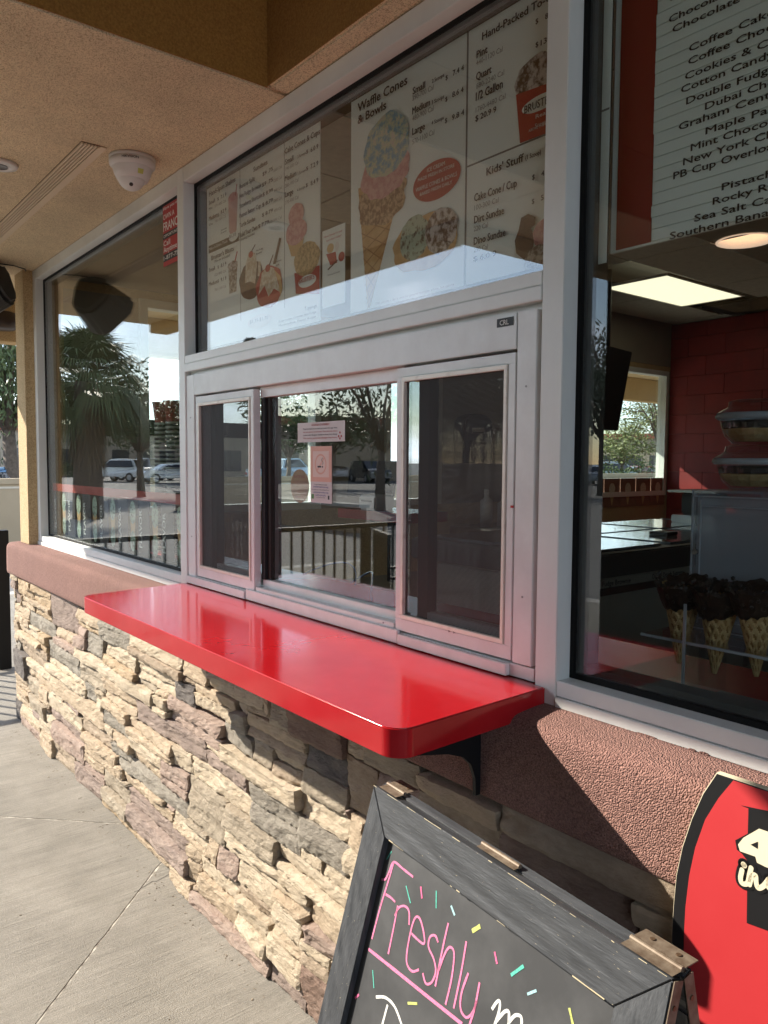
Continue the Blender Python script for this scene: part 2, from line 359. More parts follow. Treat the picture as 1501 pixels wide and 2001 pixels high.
# cell map so that stones never overlap
CE = .006; NXc = int((X1w-X0w)/CE); NZc = int((.83-GZ)/CE)
own = [[-1]*NZc for _ in range(NXc)]
rects = []
def cells(r): return max(0, int(round((r[0]-X0w)/CE))), min(NXc, int(round((r[1]-X0w)/CE))), max(0, int(round((r[2]-GZ)/CE))), min(NZc, int(round((r[3]-GZ)/CE)))
def shrink(r):
    """trim a rectangle until it is free"""
    i0, i1, j0, j1 = cells(r)
    while i1-i0 > 3 and j1-j0 > 3:
        occ = lambda a, b, c, d: sum(1 for i in range(a, b) for j in range(c, d) if own[i][j] >= 0)
        tot = occ(i0, i1, j0, j1)
        if tot == 0: return i0, i1, j0, j1
        opts = [(occ(i0, i0+1, j0, j1)/(j1-j0), 0), (occ(i1-1, i1, j0, j1)/(j1-j0), 1), (occ(i0, i1, j0, j0+1)/(i1-i0), 2), (occ(i0, i1, j1-1, j1)/(i1-i0), 3)]
        k = max(opts)[1]
        if max(opts)[0] == 0:
            k = random.randrange(4)
        if k == 0: i0 += 1
        elif k == 1: i1 -= 1
        elif k == 2: j0 += 1
        else: j1 -= 1
    return None
def put(c4, col):
    i0, i1, j0, j1 = c4; idx = len(rects)
    for i in range(i0, i1):
        for j in range(j0, j1): own[i][j] = idx
    rects.append([c4, col])
for r in sorted(traced, key=lambda r: (r[1]-r[0])*(r[3]-r[2]) > .004):
    c4 = shrink(r)
    if c4: put(c4, r[4])
# grow stones into small leftover gaps
def free(i0, i1, j0, j1):
    if i0 < 0 or j0 < 0 or i1 > NXc or j1 > NZc: return False
    return all(own[i][j] < 0 for i in range(i0, i1) for j in range(j0, j1))
for _ in range(4):
    for idx, (c4, col) in enumerate(rects):
        i0, i1, j0, j1 = c4
        if free(i0-1, i0, j0, j1): i0 -= 1
        if free(i1, i1+1, j0, j1): i1 += 1
        if free(i0, i1, j0-1, j0): j0 -= 1
        if free(i0, i1, j1, j1+1): j1 += 1
        for i in range(i0, i1):
            for j in range(j0, j1): own[i][j] = idx
        rects[idx][0] = (i0, i1, j0, j1)
for i in range(NXc):
    for j in range(NZc):
        if own[i][j] >= 0: continue
        wmax = random.randint(14, 44); hmax = random.randint(7, 19)
        w_ = 1; h_ = 1
        while w_ < wmax and free(i+w_, i+w_+1, j, j+1): w_ += 1
        while h_ < hmax and free(i, i+w_, j+h_, j+h_+1): h_ += 1
        # absorb slivers
        while w_ > 3 and h_ < 4 and free(i, i+w_-2, j+h_, j+h_+1): w_ -= 2
        put((i, i+w_, j, j+h_), random.choice('BBBBCCCCNNHHGPRK'))
rects2 = []
for (i0, i1, j0, j1), col in rects:
    if j1-j0 > 9 and i1-i0 > 12 and ((col in 'BCNRO' and random.random() < .74) or (j1-j0 > 15 and random.random() < .5)):
        jm = j0+int((j1-j0)*random.uniform(.36, .64)); rects2 += [[(i0, i1, j0, jm), col], [(i0, i1, jm, j1), random.choice(col+'BC')]]
    else: rects2.append([(i0, i1, j0, j1), col])
rects = rects2
for idx, ((i0, i1, j0, j1), col) in enumerate(rects):
    area = (i1-i0)*(j1-j0)
    d = random.choice((-.002, .002, .006, .010, .015, .022))-(.012 if area < 60 else 0)
    stone(X0w+i0*CE, X0w+i1*CE, GZ+j0*CE, GZ+j1*CE, col, d, idx+3)
# left return of the wall
rr = random.Random(5); z = GZ
wallend = thing('stone_wall', 'short stone return at the far left end of the half wall', 'wall', (-4.75, .6, GZ))
box('backing', -4.745, -4.7, -.03, 3, GZ, .82, MORT, wallend)
while z < .8:
    h = rr.uniform(.07, .13); y = -.085
    while y < .5:
        l = rr.uniform(.12, .28)
        bm = BM(); x_ = -4.765-rr.uniform(0, .018)
        bx(bm, x_, -4.74, y+.003, y+l-.003, z+.003, min(z+h, .83)-.003)
        new('stone', bm, ST[rr.choice('BCNHGO')], wallend, bevel=.006); y += l
    z += h
# coping: rounded, worn stucco
bm = BM(); nX = 240
prof = [(0.05, 1.0), (.0, 1.0), (-.03, .9993), (-.06, .9980), (-.082, .9968), (-.091, .9945), (-.099, .9895), (-.1045, .9825), (-.1075, .974), (-.109, .964), (-.1095, .955), (-.110, .92), (-.110, .88), (-.110, .845), (-.1095, .835), (-.108, .827), (-.1045, .8205), (-.098, .817), (-.088, .816), (-.05, .816), (.02, .816)]
rings = []
for k in range(nX+1):
    x = -4.80+k*(7.2)/nX
    row = []
    for (y, z) in prof:
        w_ = noise.noise(Vector((x*3, y*8, z*8)))*.0016+noise.noise(Vector((x*14, y*20, z*20)))*.0007
        row.append(bm.verts.new((x, y-w_, z+w_*(1 if z > .9 else .5))))
    rings.append(row)
for a, b in zip(rings, rings[1:]):
    for k in range(len(prof)-1): bm.faces.new((a[k], a[k+1], b[k+1], b[k]))
bm.faces.new(rings[0]); bm.faces.new(rings[-1][::-1])
bmesh.ops.recalc_face_normals(bm, faces=bm.faces)
new('coping', bm, CAPM, wall, smooth=True)
box('coping', -4.80, -4.70, .06, 3.0, .815, 1.0, CAPM, wallend, bevel=.012)
box('coping', -4.93, -4.80, .06, .5, .955, 1.105, CAPM, wallend, bevel=.012)

# ------------------------------------------------------------ building shell
shop = thing('shop_building', 'tan stucco shop building with a low soffit over the order window', 'building', (-2, 3, GZ))
# stucco corner pier left of the window
bm = BM(); bx(bm, -4.735, -4.552, -.048, .16, .998, 2.50)
bmesh.ops.subdivide_edges(bm, edges=bm.edges[:], cuts=1)
new('corner_pier', bm, COLST, shop, bevel=.004)
# soffit
def slabm(name, m, x0, x1, y0, y1, z0, z1): return box(name, x0, x1, y0, y1, z0, z1, m, shop, bevel=.006)
slabm('soffit', SOFFIT, -5.77, -1.93, -1.05, .10, 2.492, 2.75)
slabm('soffit', SOFFIT, -1.927, 3.0, -.056, .10, 2.494, 2.75)
slabm('soffit', SOFFIT, -5.77, -4.74, .103, 8.0, 2.492, 2.75)
slabm('soffit', SOFFIT, -2.53, -1.93, -3.6, -1.053, 2.493, 2.75)
slabm('fascia_beam', COLST, -5.77, -2.533, -1.20, -1.053, 2.43, 2.95)
slabm('fascia_beam', COLST, -5.62, -5.453, .02, 8.0, 2.225, 2.489)
slabm('fascia_beam', COLST, -2.53, -2.42, -3.6, -1.055, 2.43, 2.4895)
slabm('fascia_beam', COLST, -2.53, 3.0, -3.8, -3.603, 2.43, 2.95)
DKW = mat('reflection_dark_brown', (.020, .014, .010), .9, spec=.2)
slabm('dark_reflection_wall', DKW, -2.55, 3.0, -3.80, -3.603, GZ, 2.428)  # unseen wall added, near black, to darken what the right window reflects
slabm('dark_reflection_wall', DKW, -3.50, -2.5505, -3.80, -3.603, GZ, 4.3)
# raised bay above the right half
slabm('bay_wall', MUST, -2.05, -1.931, -3.6, -.059, 2.752, 4.3)
slabm('bay_wall', MUST, -1.93, 3.0, -.0555, .06, 2.752, 4.3)
slabm('bay_wall', MUST, -1.93, 3.0, -3.6, -3.5, 2.96, 4.3)
slabm('bay_ceiling', MUST, -2.05, 3.0, -3.6, .06, 4.302, 4.4)
bm = BM(); bx(bm, -1.9325, -1.9295, -3.6, -.0575, 2.497, 2.752); new('bay_reveal', bm, MUST, shop)
bm = BM(); bx(bm, -1.928, 3.0, -.0585, -.0562, 2.500, 2.752); new('bay_reveal', bm, MUST, shop)
box('roof', -5.6, 3, -1.0, 8.0, 3.13, 3.25, COLST, shop)
# interior shell
INW = mat('cream_inner_wall', (.33, .29, .24), .8, col2=(.29, .255, .21), nscale=2)
REDW = mat('red_block_wall', (.20, .010, .010), .55, col2=(.27, .014, .012), nscale=4, bump=.15, bscale=12)
TILE = mat('ceiling_tile_paint', (.50, .48, .42), .9, col2=(.42, .40, .36), nscale=20)
FLR = mat('quarry_tile', (.14, .07, .05), .5)
struct(box('floor', -4.6, 3, .12, 6.5, -.019, -.01, FLR))
box('side_wall', -4.735, -4.63, .161, 8, .60, 1.13, COLST, shop)
box('side_wall', -4.735, -4.63, .161, 8, 2.44, 2.491, COLST, shop)
for a, b in ((.161, .62), (1.93, 2.52), (3.10, 5.0), (6.37, 8)): box('side_wall', -4.735, -4.63, a, b, 1.13, 2.44, INW, shop)
box('side_wall', -4.735, -4.63, .161, 8, GZ, .60, INW, shop)
box('side_wall', -4.735, -4.63, .161, 8, 2.495, 3.10, INW, shop)
FRM = ALU
def sidewin(y0, y1, z0, z1, label, bar=None):
    t = thing('side_window', label, 'window', (-4.68, y0, z0), group='windows in the left side wall')
    for nm, a in (('sill', (y0, y1, z0, z0+.05)), ('head', (y0, y1, z1-.05, z1)), ('jamb', (y0, y0+.05, z0+.05, z1-.05)), ('jamb', (y1-.05, y1, z0+.05, z1-.05))):
        box(nm, -4.71, -4.61, a[0], a[1], a[2], a[3], FRM, t, bevel=.002)
    if bar: box('rail', -4.712, -4.608, y0+.05, y1-.05, bar[0], bar[1], DARKAL, t)
    box('glass_pane', -4.672, -4.664, y0+.05, y1-.05, z0+.05, z1-.05, GLASS, t)
sidewin(.62, 1.93, 1.13, 2.44, 'side window nearest the front glass, split by a dark cross rail', (1.62, 1.715))
sidewin(2.52, 3.10, 1.13, 2.44, 'narrow side window beside the wall dispenser')
sidewin(5.0, 6.37, 1.13, 2.44, 'far side window next to the red block wall')
# red block wall: separate blocks
struct(box('wall', -4.63, 3.0, 6.49, 6.6, GZ, 3.10, INW))
rb = thing('red_block_wall', 'deep red painted block wall at the back of the shop', 'wall', (-2, 6.45, GZ))
bh = .2; r_ = 0; z = GZ
while z < 2.93:
    x = -4.62-(r_ % 2)*.2
    while x < -3.82:
        xa, xb = max(x, -4.62), min(x+.4, -3.82)
        if xb-xa > .02: box('block', xa+.0012, xb-.0012, 6.40+random.uniform(-.0015, .0015), 6.488, z+.0012, min(z+bh, 2.93)-.0012, REDW, rb, bevel=.0025)
        x += .4
    y = 6.40+(r_ % 2)*.2
    while y < 8.2:
        box('block', -3.82-.09, -3.82, y+.003, y+.397, z+.0012, min(z+bh, 2.93)-.0012, REDW, rb, bevel=.0025) if y > 6.5 else None
        y += .4
    z += bh; r_ += 1
# interior red pier going away to the right
z = GZ; r_ = 0
while z < 2.93:
    x = -3.815-(0 if r_ % 2 else .2)
    while x < 2.8:
        xa = max(x, -3.815); box('block', xa+.0012, x+.3988, 6.36+random.uniform(-.003, .003), 6.45, z+.0012, min(z+bh, 2.93)-.0012, REDW, rb, bevel=.0025) if x+.4-xa > .05 else None
        x += .4
    z += bh; r_ += 1
struct(box('wall', 2.9, 3.0, .12, 6.5, GZ, 3.10, INW))
# ceiling with tiles
def tile_hole(x0, x1, y0, y1, cx, cy_, r):
    bm = BM(); n = 48; rows = []
    cx = max(x0+r+.004, min(x1-r-.004, cx))
    global CANX; CANX = cx
    for z_ in (2.936, 2.944):
        a = [bm.verts.new((cx+r*math.cos(6.2832*k/n), cy_+r*math.sin(6.2832*k/n), z_)) for k in range(n)]; b = []
        for k in range(n):
            c, s_ = math.cos(6.2832*k/n), math.sin(6.2832*k/n)
            t = min(((x1-cx)/c if c > 1e-6 else 1e9), ((x0-cx)/c if c < -1e-6 else 1e9), ((y1-cy_)/s_ if s_ > 1e-6 else 1e9), ((y0-cy_)/s_ if s_ < -1e-6 else 1e9))
            b.append(bm.verts.new((cx+c*t, cy_+s_*t, z_)))
        for k in range(n): bm.faces.new((a[k], a[(k+1) % n], b[(k+1) % n], b[k]))
        rows.append(a)
    for k in range(n): bm.faces.new((rows[0][k], rows[0][(k+1) % n], rows[1][(k+1) % n], rows[1][k]))
    return new('ceiling_tile', bm, TILE, cl)
cl = struct(box('ceiling', -4.63, 3.0, .12, 6.49, 3.10, 3.12, DARKAL))
x = -4.6
while x < 0.6:
    y = .14
    while y < 6.3:
        if not (-4.1 < x+.3 < -3.4 and 4.2 < y+.6 < 5.7):
            if x < -2.62 < x+.61 and y < 3.92 < y+1.22:
                tile_hole(x+.006, x+.604, y+.006, y+1.21, -2.62, 3.92, .168); y += 1.22; continue
            box('ceiling_tile', x+.006, x+.604, y+.006, y+1.21, 2.936, 2.944, TILE, cl)
        y += 1.22
    x += .61
EMI = mat('troffer_diffuser', (1.0, .93, .66), .5, emit=.62)
def troffer(x, y, label):
    t = thing('ceiling_light', label, 'light fixture', (x+.3, y+.6, 2.935), group='ceiling troffers')
    bm = BM()
    for a in ((x, x+.61, y, y+.02), (x, x+.61, y+1.2, y+1.22), (x, x+.02, y+.02, y+1.2), (x+.59, x+.61, y+.02, y+1.2)): bx(bm, *a, 2.925, 2.9435)
    new('frame', bm, WHITEP, t); box('diffuser', x+.02, x+.59, y+.02, y+1.2, 2.929, 2.934, EMI, t)
troffer(-4.02, 4.34, 'square lit ceiling light seen through the right window below the flavour list')
t = thing('recessed_light', 'round recessed can light glowing below the flavour list', 'light fixture', (-2.67, 4.0, 2.93))
CANM = mat('can_reflector', (.9, .62, .45), .35, emit=.38); BULB = mat('bulb', (1, .9, .6), .4, emit=2.2)
bm = BM(); lathe(bm, [(.182, .008), (.180, .004), (.166, .005), (.150, .05), (.10, .15), (0, .155)], (CANX, 3.92, 2.925), 40); new('reflector', bm, CANM, t, smooth=True)
bm = BM(); lathe(bm, [(.0, .075), (.05, .08), (.065, .11), (.05, .14), (0, .145)], (CANX, 3.92, 2.925), 20); new('bulb', bm, BULB, t, smooth=True)
VENTM = mat('ceiling_grille', (.05, .04, .035), .7)
t = thing('ceiling_vent', 'dark square return grille in the shop ceiling near the red wall', 'vent', (-3.6, 6.0, 2.93))
for k in range(12): box('slat', -3.9, -3.3, 5.72+k*.05, 5.74+k*.05, 2.915, 2.934, VENTM, t)

# ------------------------------------------------------------ storefront windows
def ring(name, x0, x1, z0, z1, wd, y0, y1, m, parent, wb=None, wt=None, bevel=.0015, names=None):
    wb = wd if wb is None else wb; wt = wd if wt is None else wt
    names = names or (name,)*4
    box(names[0], x0, x1, y0, y1, z0, z0+wb, m, parent, bevel)
    box(names[1], x0, x1, y0, y1, z1-wt, z1, m, parent, bevel)
    box(names[2], x0, x0+wd, y0, y1, z0+wb, z1-wt, m, parent, bevel)
    box(names[3], x1-wd, x1, y0, y1, z0+wb, z1-wt, m, parent, bevel)
def pane(t, x0, x1, z0, z1, gm=GLASS, inner=True):
    ring('gasket', x0, x1, z0, z1, .011, .040, .052, GASKET, t, bevel=0)
    box('glass_pane', x0+.004, x1-.004, .043, .049, z0+.004, z1-.004, gm, t)
    if inner: ring('inner_frame', x0-.004, x1+.004, z0-.004, z1+.004, .028, .053, .10, DARKAL, t, bevel=.001)
lw = thing('storefront_window', 'large silver framed window left of the order window, sunlit along its sill', 'window', (-3.55, 0, 1.0))
box('jamb', -4.552, -4.50, 0, .10, 1.05, 2.44, ALU, lw, .0015)
box('header', -4.552, -2.6625, 0, .10, 2.44, 2.490, ALU, lw, .0015)
box('sill', -4.552, -2.6625, 0, .10, 1.021, 1.05, ALU, lw, .0015)
box('sub_sill', -4.552, -2.6625, -.004, .10, .999, 1.0195, ALU, lw, .0015)
pane(lw, -4.50, -2.662, 1.05, 2.44)
box('mullion', -2.662, -2.610, -.001, .10, 1.0, 2.490, ALU, lw, .0015)
uw = thing('transom_window', 'wide upper window above the order window with menu posters behind it', 'window', (-1.8, 0, 1.78))
box('header', -2.6095, -.9945, 0, .10, 2.44, 2.490, ALU, uw, .0015)
box('transom', -2.6095, -.9945, -.001, .10, 1.8105, 1.838, ALU, uw, .0015)
box('transom', -2.6095, -.9945, -.0025, .10, 1.782, 1.8095, ALU, uw, .0015)
UPG = glassmat('upper_glass', tint=(.97, .98, .97), f0=.10)
pane(uw, -2.6095, -.9945, 1.838, 2.44, UPG)
rw = thing('storefront_window', 'large silver framed window right of the order window with cones displayed inside', 'window', (.2, 0, 1.0))
box('mullion', -.994, -.942, -.001, .10, 1.0, 2.490, ALU, rw, .0015)
box('header', -.9415, 1.25, 0, .10, 2.44, 2.490, ALU, rw, .0015)
box('sill', -.9415, 1.25, 0, .10, 1.021, 1.05, ALU, rw, .0015)
box('sub_sill', -.9415, 1.25, -.004, .10, .999, 1.0195, ALU, rw, .0015)
box('jamb', 1.25, 1.30, 0, .10, 1.0, 2.49, ALU, rw, .0015)
pane(rw, -.9415, 1.25, 1.05, 2.44, GLASS3)
box('end_wall', 1.302, 3.0, -.04, .12, 1.0, 2.49, COLST, shop)
# putty smears on the coping under the right sill
# ------------------------------------------------------------ order window (sliding service window)
sw = thing('service_window', 'sliding aluminium order window with two insect screens above the red counter', 'window', (-1.8, 0, 1.03))
box('jamb', -2.606, -2.546, .003, .09, 1.060, 1.768, ALU2, sw, .0015)
box('header', -2.5445, -1.060, .002, .09, 1.697, 1.768, ALU2, sw, .0015)
box('jamb', -1.0585, -1.008, .003, .09, 1.062, 1.768, ALU2, sw, .0015)
box('filler_strip', -2.608, -.995, .020, .05, 1.7685, 1.7815, ALU, sw)
box('filler_strip', -1.0075, -.995, .020, .05, 1.034, 1.768, ALU, sw)
box('bottom_track', -2.606, -1.0, .004, .12, 1.033, 1.0595, ALU2, sw, .001)
box('track_lip', -2.606, -2.170, -.010, .0035, 1.034, 1.0585, ALU2, sw, .0015)
box('track_lip', -1.412, -1.064, -.010, .0035, 1.034, 1.0585, ALU2, sw, .0015)
box('track_lip', -2.166, -1.416, -.006, .0035, 1.034, 1.066, ALU2, sw, .0015)
box('track_rail', -2.12, -1.44, .004, .030, 1.060, 1.078, ALU2, sw, .0015)
box('track_rail', -2.12, -1.44, .0305, .058, 1.060, 1.100, ALU, sw, .0015)
SCR = bpy.data.materials.new('insect_screen'); SCR.use_nodes = True
t_ = SCR.node_tree; N_ = t_.nodes; L_ = t_.links
tr_ = N_.new('ShaderNodeBsdfTransparent'); df = N_['Principled BSDF']; df.inputs['Base Color'].default_value = (.035, .03, .028, 1); df.inputs['Roughness'].default_value = .6
tcx = N_.new('ShaderNodeTexCoord'); sx = N_.new('ShaderNodeSeparateXYZ'); L_.new(tcx.outputs['Object'], sx.inputs[0])
ws = []
for ax, k_ in ((2, 1250.0), (0, 1250.0)):
    m1 = N_.new('ShaderNodeMath'); m1.operation = 'MULTIPLY'; m1.inputs[1].default_value = k_*2; L_.new(sx.outputs[ax], m1.inputs[0])
    m2 = N_.new('ShaderNodeMath'); m2.operation = 'SINE'; L_.new(m1.outputs[0], m2.inputs[0])
    m3 = N_.new('ShaderNodeMath'); m3.operation = 'GREATER_THAN'; m3.inputs[1].default_value = .58; L_.new(m2.outputs[0], m3.inputs[0]); ws.append(m3)
ma = N_.new('ShaderNodeMath'); ma.operation = 'MAXIMUM'; L_.new(ws[0].outputs[0], ma.inputs[0]); L_.new(ws[1].outputs[0], ma.inputs[1])
mixs = N_.new('ShaderNodeMixShader'); L_.new(ma.outputs[0], mixs.inputs[0]); L_.new(tr_.outputs[0], mixs.inputs[1]); L_.new(df.outputs[0], mixs.inputs[2])
L_.new(mixs.outputs[0], N_['Material Output'].inputs[0])
WORN = mat('worn_aluminium', (.74, .68, .60), .45, .3, col2=(.58, .50, .42), nscale=30, cpos=(.55, .72))
GLASS4 = glassmat('screened_glass', tint=(.94, .95, .94), f0=.022)
def screen(x0, x1, z0, z1, label):
    ring('screen_sash', x0, x1, z0, z1, .020, .004, .028, ALU2, sw, wb=.030, wt=.022)
    a, b, c, d = x0+.0205, x1-.0205, z0+.0305, z1-.0225
    ring('screen_bead', a, b, c, d, .010, .001, .018, WORN, sw)
    box('screen_mesh', a+.008, b-.008, .010, .0103, c+.008, d-.008, SCR, sw)
    box('sash_stile', x0+.035, x0+.07, .045, .075, z0+.03, z1-.02, DARKAL, sw)
    box('sash_rail', x0+.071, x1-.03, .045, .075, z0+.012, z0+.048, ALU2, sw)
    box('glass_pane', x0+.071, x1-.03, .060, .064, z0+.0485, z1-.02, GLASS4, sw)
screen(-2.536, -2.127, 1.064, 1.690, '')
screen(-1.436, -1.062, 1.064, 1.690, '')
box('top_rail', -2.1265, -1.4365, .028, .06, 1.665, 1.696, ALU2, sw, .001)
box('side_channel', -2.1265, -2.106, .030, .09, 1.10, 1.664, PLBLACK, sw)
box('sash_stile', -2.105, -2.088, .040, .07, 1.10, 1.664, DARKAL, sw, .001)
box('glass_pane', -2.087, -1.437, .048, .054, 1.10, 1.664, GLASS2, sw)
box('maker_badge', -1.112, -1.068, .0005, .0018, 1.744, 1.761, PLBLACK, sw)
box('latch_rivet', -1.0652, -1.0602, -.0015, .003, 1.378, 1.383, REDIN, sw)

# ------------------------------------------------------------ counter
RAILTOP = .86
ct = thing('service_counter', 'glossy red counter shelf with rounded corners below the order window', 'counter', (-1.75, -.2, .98))
bm = BM(); pts = []
def arc(cx, cy, r, a0, a1, n=18): return [(cx+r*math.cos(R(a0+(a1-a0)*k/n)), cy+r*math.sin(R(a0+(a1-a0)*k/n))) for k in range(n+1)]
rc = .040
pts = [(-2.604, .003)]+arc(-2.555+rc, -.392+rc, rc, 180, 270)+arc(-.952-rc, -.392+rc, rc, 270, 360)+[(-.968, -.0015), (-.996, -.0015), (-.996, .003)]
tv = [bm.verts.new((x, y, 1.0315)) for x, y in pts]; bv = [bm.verts.new((x, y, .980)) for x, y in pts]
bm.faces.new(tv); bm.faces.new(bv[::-1])
for k in range(len(pts)): bm.faces.new((tv[k], bv[k], bv[(k+1) % len(pts)], tv[(k+1) % len(pts)]))
bmesh.ops.recalc_face_normals(bm, faces=bm.faces)
ed = [e for e in bm.edges if abs(e.verts[0].co.z-e.verts[1].co.z) < 1e-5]
bmesh.ops.bevel(bm, geom=ed, offset=.002, segments=3, affect='EDGES')
top = new('counter_top', bm, RED, ct, smooth=True)
for p in top.data.polygons: p.use_smooth = True
top.data.set_sharp_from_angle(angle=R(50))
md_ = top.modifiers.new('weighted_normals', 'WEIGHTED_NORMAL'); md_.keep_sharp = True; md_.weight = 100
for xb, zl in ((-1.035, .825), (-1.80, .87)):
    bm = BM()
    pr = [(-.112, .9795), (-.30, .9795), (-.30, .945), (-.20, .925), (-.160, .910), (-.138, .890), (-.126, .86), (-.124, zl), (-.112, zl)]
    a = [bm.verts.new((xb-.004, y, z)) for y, z in pr]; b = [bm.verts.new((xb+.004, y, z)) for y, z in pr]
    bm.faces.new(a); bm.faces.new(b[::-1])
    for k in range(len(pr)): bm.faces.new((a[k], b[k], b[(k+1) % len(pr)], a[(k+1) % len(pr)]))
    bmesh.ops.recalc_face_normals(bm, faces=bm.faces)
    new('bracket', bm, BLACKM, ct)

# ------------------------------------------------------------ print and lettering tools
TXC = {}
def txtmesh(s, bold=0.0):
    if s in TXC: return TXC[s]
    cu = bpy.data.curves.new('t', 'FONT'); cu.body = s; cu.size = 1; cu.offset = bold; cu.resolution_u = 2
    ob = bpy.data.objects.new('t', cu); COL.objects.link(ob)
    bpy.context.view_layer.update()
    dg = bpy.context.evaluated_depsgraph_get(); me = bpy.data.meshes.new_from_object(ob.evaluated_get(dg))
    bpy.data.objects.remove(ob); bpy.data.curves.remove(cu)
    TXC[s] = me
    return me
def addtext(bm, s, fn, wdt, cap, bold=.0, center=False, slant=0):
    if bold > 0:
        d = bold*cap*.95
        for k, (dx, dz) in enumerate(((-d, 0), (d, 0), (0, d*.7), (0, -d*.7), (0, 0))):
            off = Vector((.00004, -.00004, 0))*k
            addtext(bm, s, lambda u, v: fn(u+dx, v+dz)+off, wdt, cap, 0, center, slant)
        return
    """fn(u, v) -> world point; u along, v up, in metres"""
    me = txtmesh(s, bold)
    if not me.vertices: return
    xs = [v.co.x for v in me.vertices]; x0, x1 = min(xs), max(xs)
    capu = .73
    sx_ = wdt/(x1-x0) if wdt else cap/capu
    vv = [bm.verts.new(fn((v.co.x-x0)*sx_-(wdt/2 if center else 0)+slant*v.co.y*cap, v.co.y*cap/capu)) for v in me.vertices]
    for p in me.polygons:
        try: bm.faces.new([vv[i] for i in p.vertices])
        except ValueError: pass
INK = mat('black_ink', (.018, .018, .02), .6); GREY = mat('grey_ink', (.22, .22, .21), .7); WHT = mat('white_ink', (.8, .79, .76), .7)
class Print:
    """flat print on a sheet lying in a plane Y=const"""
    def __init__(s, root, Y, ox, oy, sc_): s.root, s.Y, s.o, s.s, s.n = root, Y, (ox, oy), sc_, 0; s.bms = {}
    def p(s, x, y): return at(s.o[0]+x/s.s, s.o[1]+y/s.s, Y=s.Y)
    def text(s, st, xl, yb, xr, cap, m=INK, bold=.015, wdt=None):
        a = s.p(xl, yb); c = s.p(xl, yb-cap); b = s.p(xr, yb)
        bm = BM()
        W = wdt or (b.x-a.x)
        addtext(bm, st, lambda u, v: Vector((a.x+u, s.Y-.0046, a.z+v)), W, c.z-a.z, bold)
        new('lettering', bm, m, s.root)
    def shape(s, name, pts, m, world=False):
        s.n += 1; y = s.Y-.0004-.00008*s.n
        P_ = [(q[0], q[1]) if world else (s.p(*q).x, s.p(*q).z) for q in pts]
        bm = BM(); bm.faces.new([bm.verts.new((x, y, z)) for x, z in P_]); bmesh.ops.recalc_face_normals(bm, faces=bm.faces)
        return new(name, bm, m, s.root)
    def ell(s, name, x0, x1, yt, yb, m, n=28, wob=0, seed=1):
        a = s.p(x0, (yt+yb)/2); b = s.p(x1, (yt+yb)/2); c = s.p((x0+x1)/2, yt); d = s.p((x0+x1)/2, yb)
        cx, cz = (a.x+b.x)/2, (c.z+d.z)/2; rx, rz = (b.x-a.x)/2, (c.z-d.z)/2
        pts = []
        for k in range(n):
            th = 2*math.pi*k/n; w_ = 1+wob*noise.noise(Vector((math.cos(th)*2.5, math.sin(th)*2.5, seed)))
            pts.append((cx+rx*w_*math.cos(th), cz+rz*w_*math.sin(th)))
        return s.shape(name, pts, m, True)
    def done(s, name='lettering'):
        for bm, m in s.bms.values(): new(name, bm, m, s.root)
def food(name, a, b, sc_=40, cp=(.42, .58), third=None, c3=(.6, .7)):
    m = mat(name, a, .7, col2=b, nscale=sc_*2.1, cpos=cp)
    if third:
        for n_ in m.node_tree.nodes:
            if n_.type == 'VALTORGB':
                e = n_.color_ramp.elements.new(c3[0]); e.color = (*third, 1)
    return m
PAPER = mat('poster_paper', (.86, .92, .89), .7)
PAPERL = mat('poster_line', (.20, .20, .19), .7)
F_BLUE = food('print_blue_sherbet', (.22, .40, .55), (.66, .68, .42), 30, third=(.62, .58, .52))
F_PINK = food('print_pink_scoop', (.60, .28, .28), (.72, .45, .42), 34)
F_BRN = food('print_caramel_scoop', (.22, .11, .06), (.60, .42, .25), 42)
F_COOK = food('print_cookie_scoop', (.55, .50, .42), (.16, .11, .08), 46)
F_MINT = food('print_mint_scoop', (.42, .52, .40), (.09, .07, .05), 40, (.5, .62))
F_CHOC = food('print_choc_swirl', (.12, .07, .05), (.62, .58, .55), 34)
F_WAF = mat('print_waffle', (.52, .30, .12), .7, col2=(.66, .44, .22), nscale=30)
F_WAFD = mat('print_waffle_line', (.34, .17, .06), .7)
F_RED = mat('print_red', (.42, .04, .03), .6); F_CRM = food('print_cream', (.72, .68, .58), (.55, .44, .30), 40)
F_DK = mat('print_dark_brown', (.09, .05, .03), .7, col2=(.15, .09, .06), nscale=20)
F_TAN = mat('print_cone_tan', (.62, .42, .2), .7)
F_CUPP = mat('print_pink_shake', (.62, .40, .38), .6)
BAND = mat('print_band_brown', (.10, .08, .055), .7)

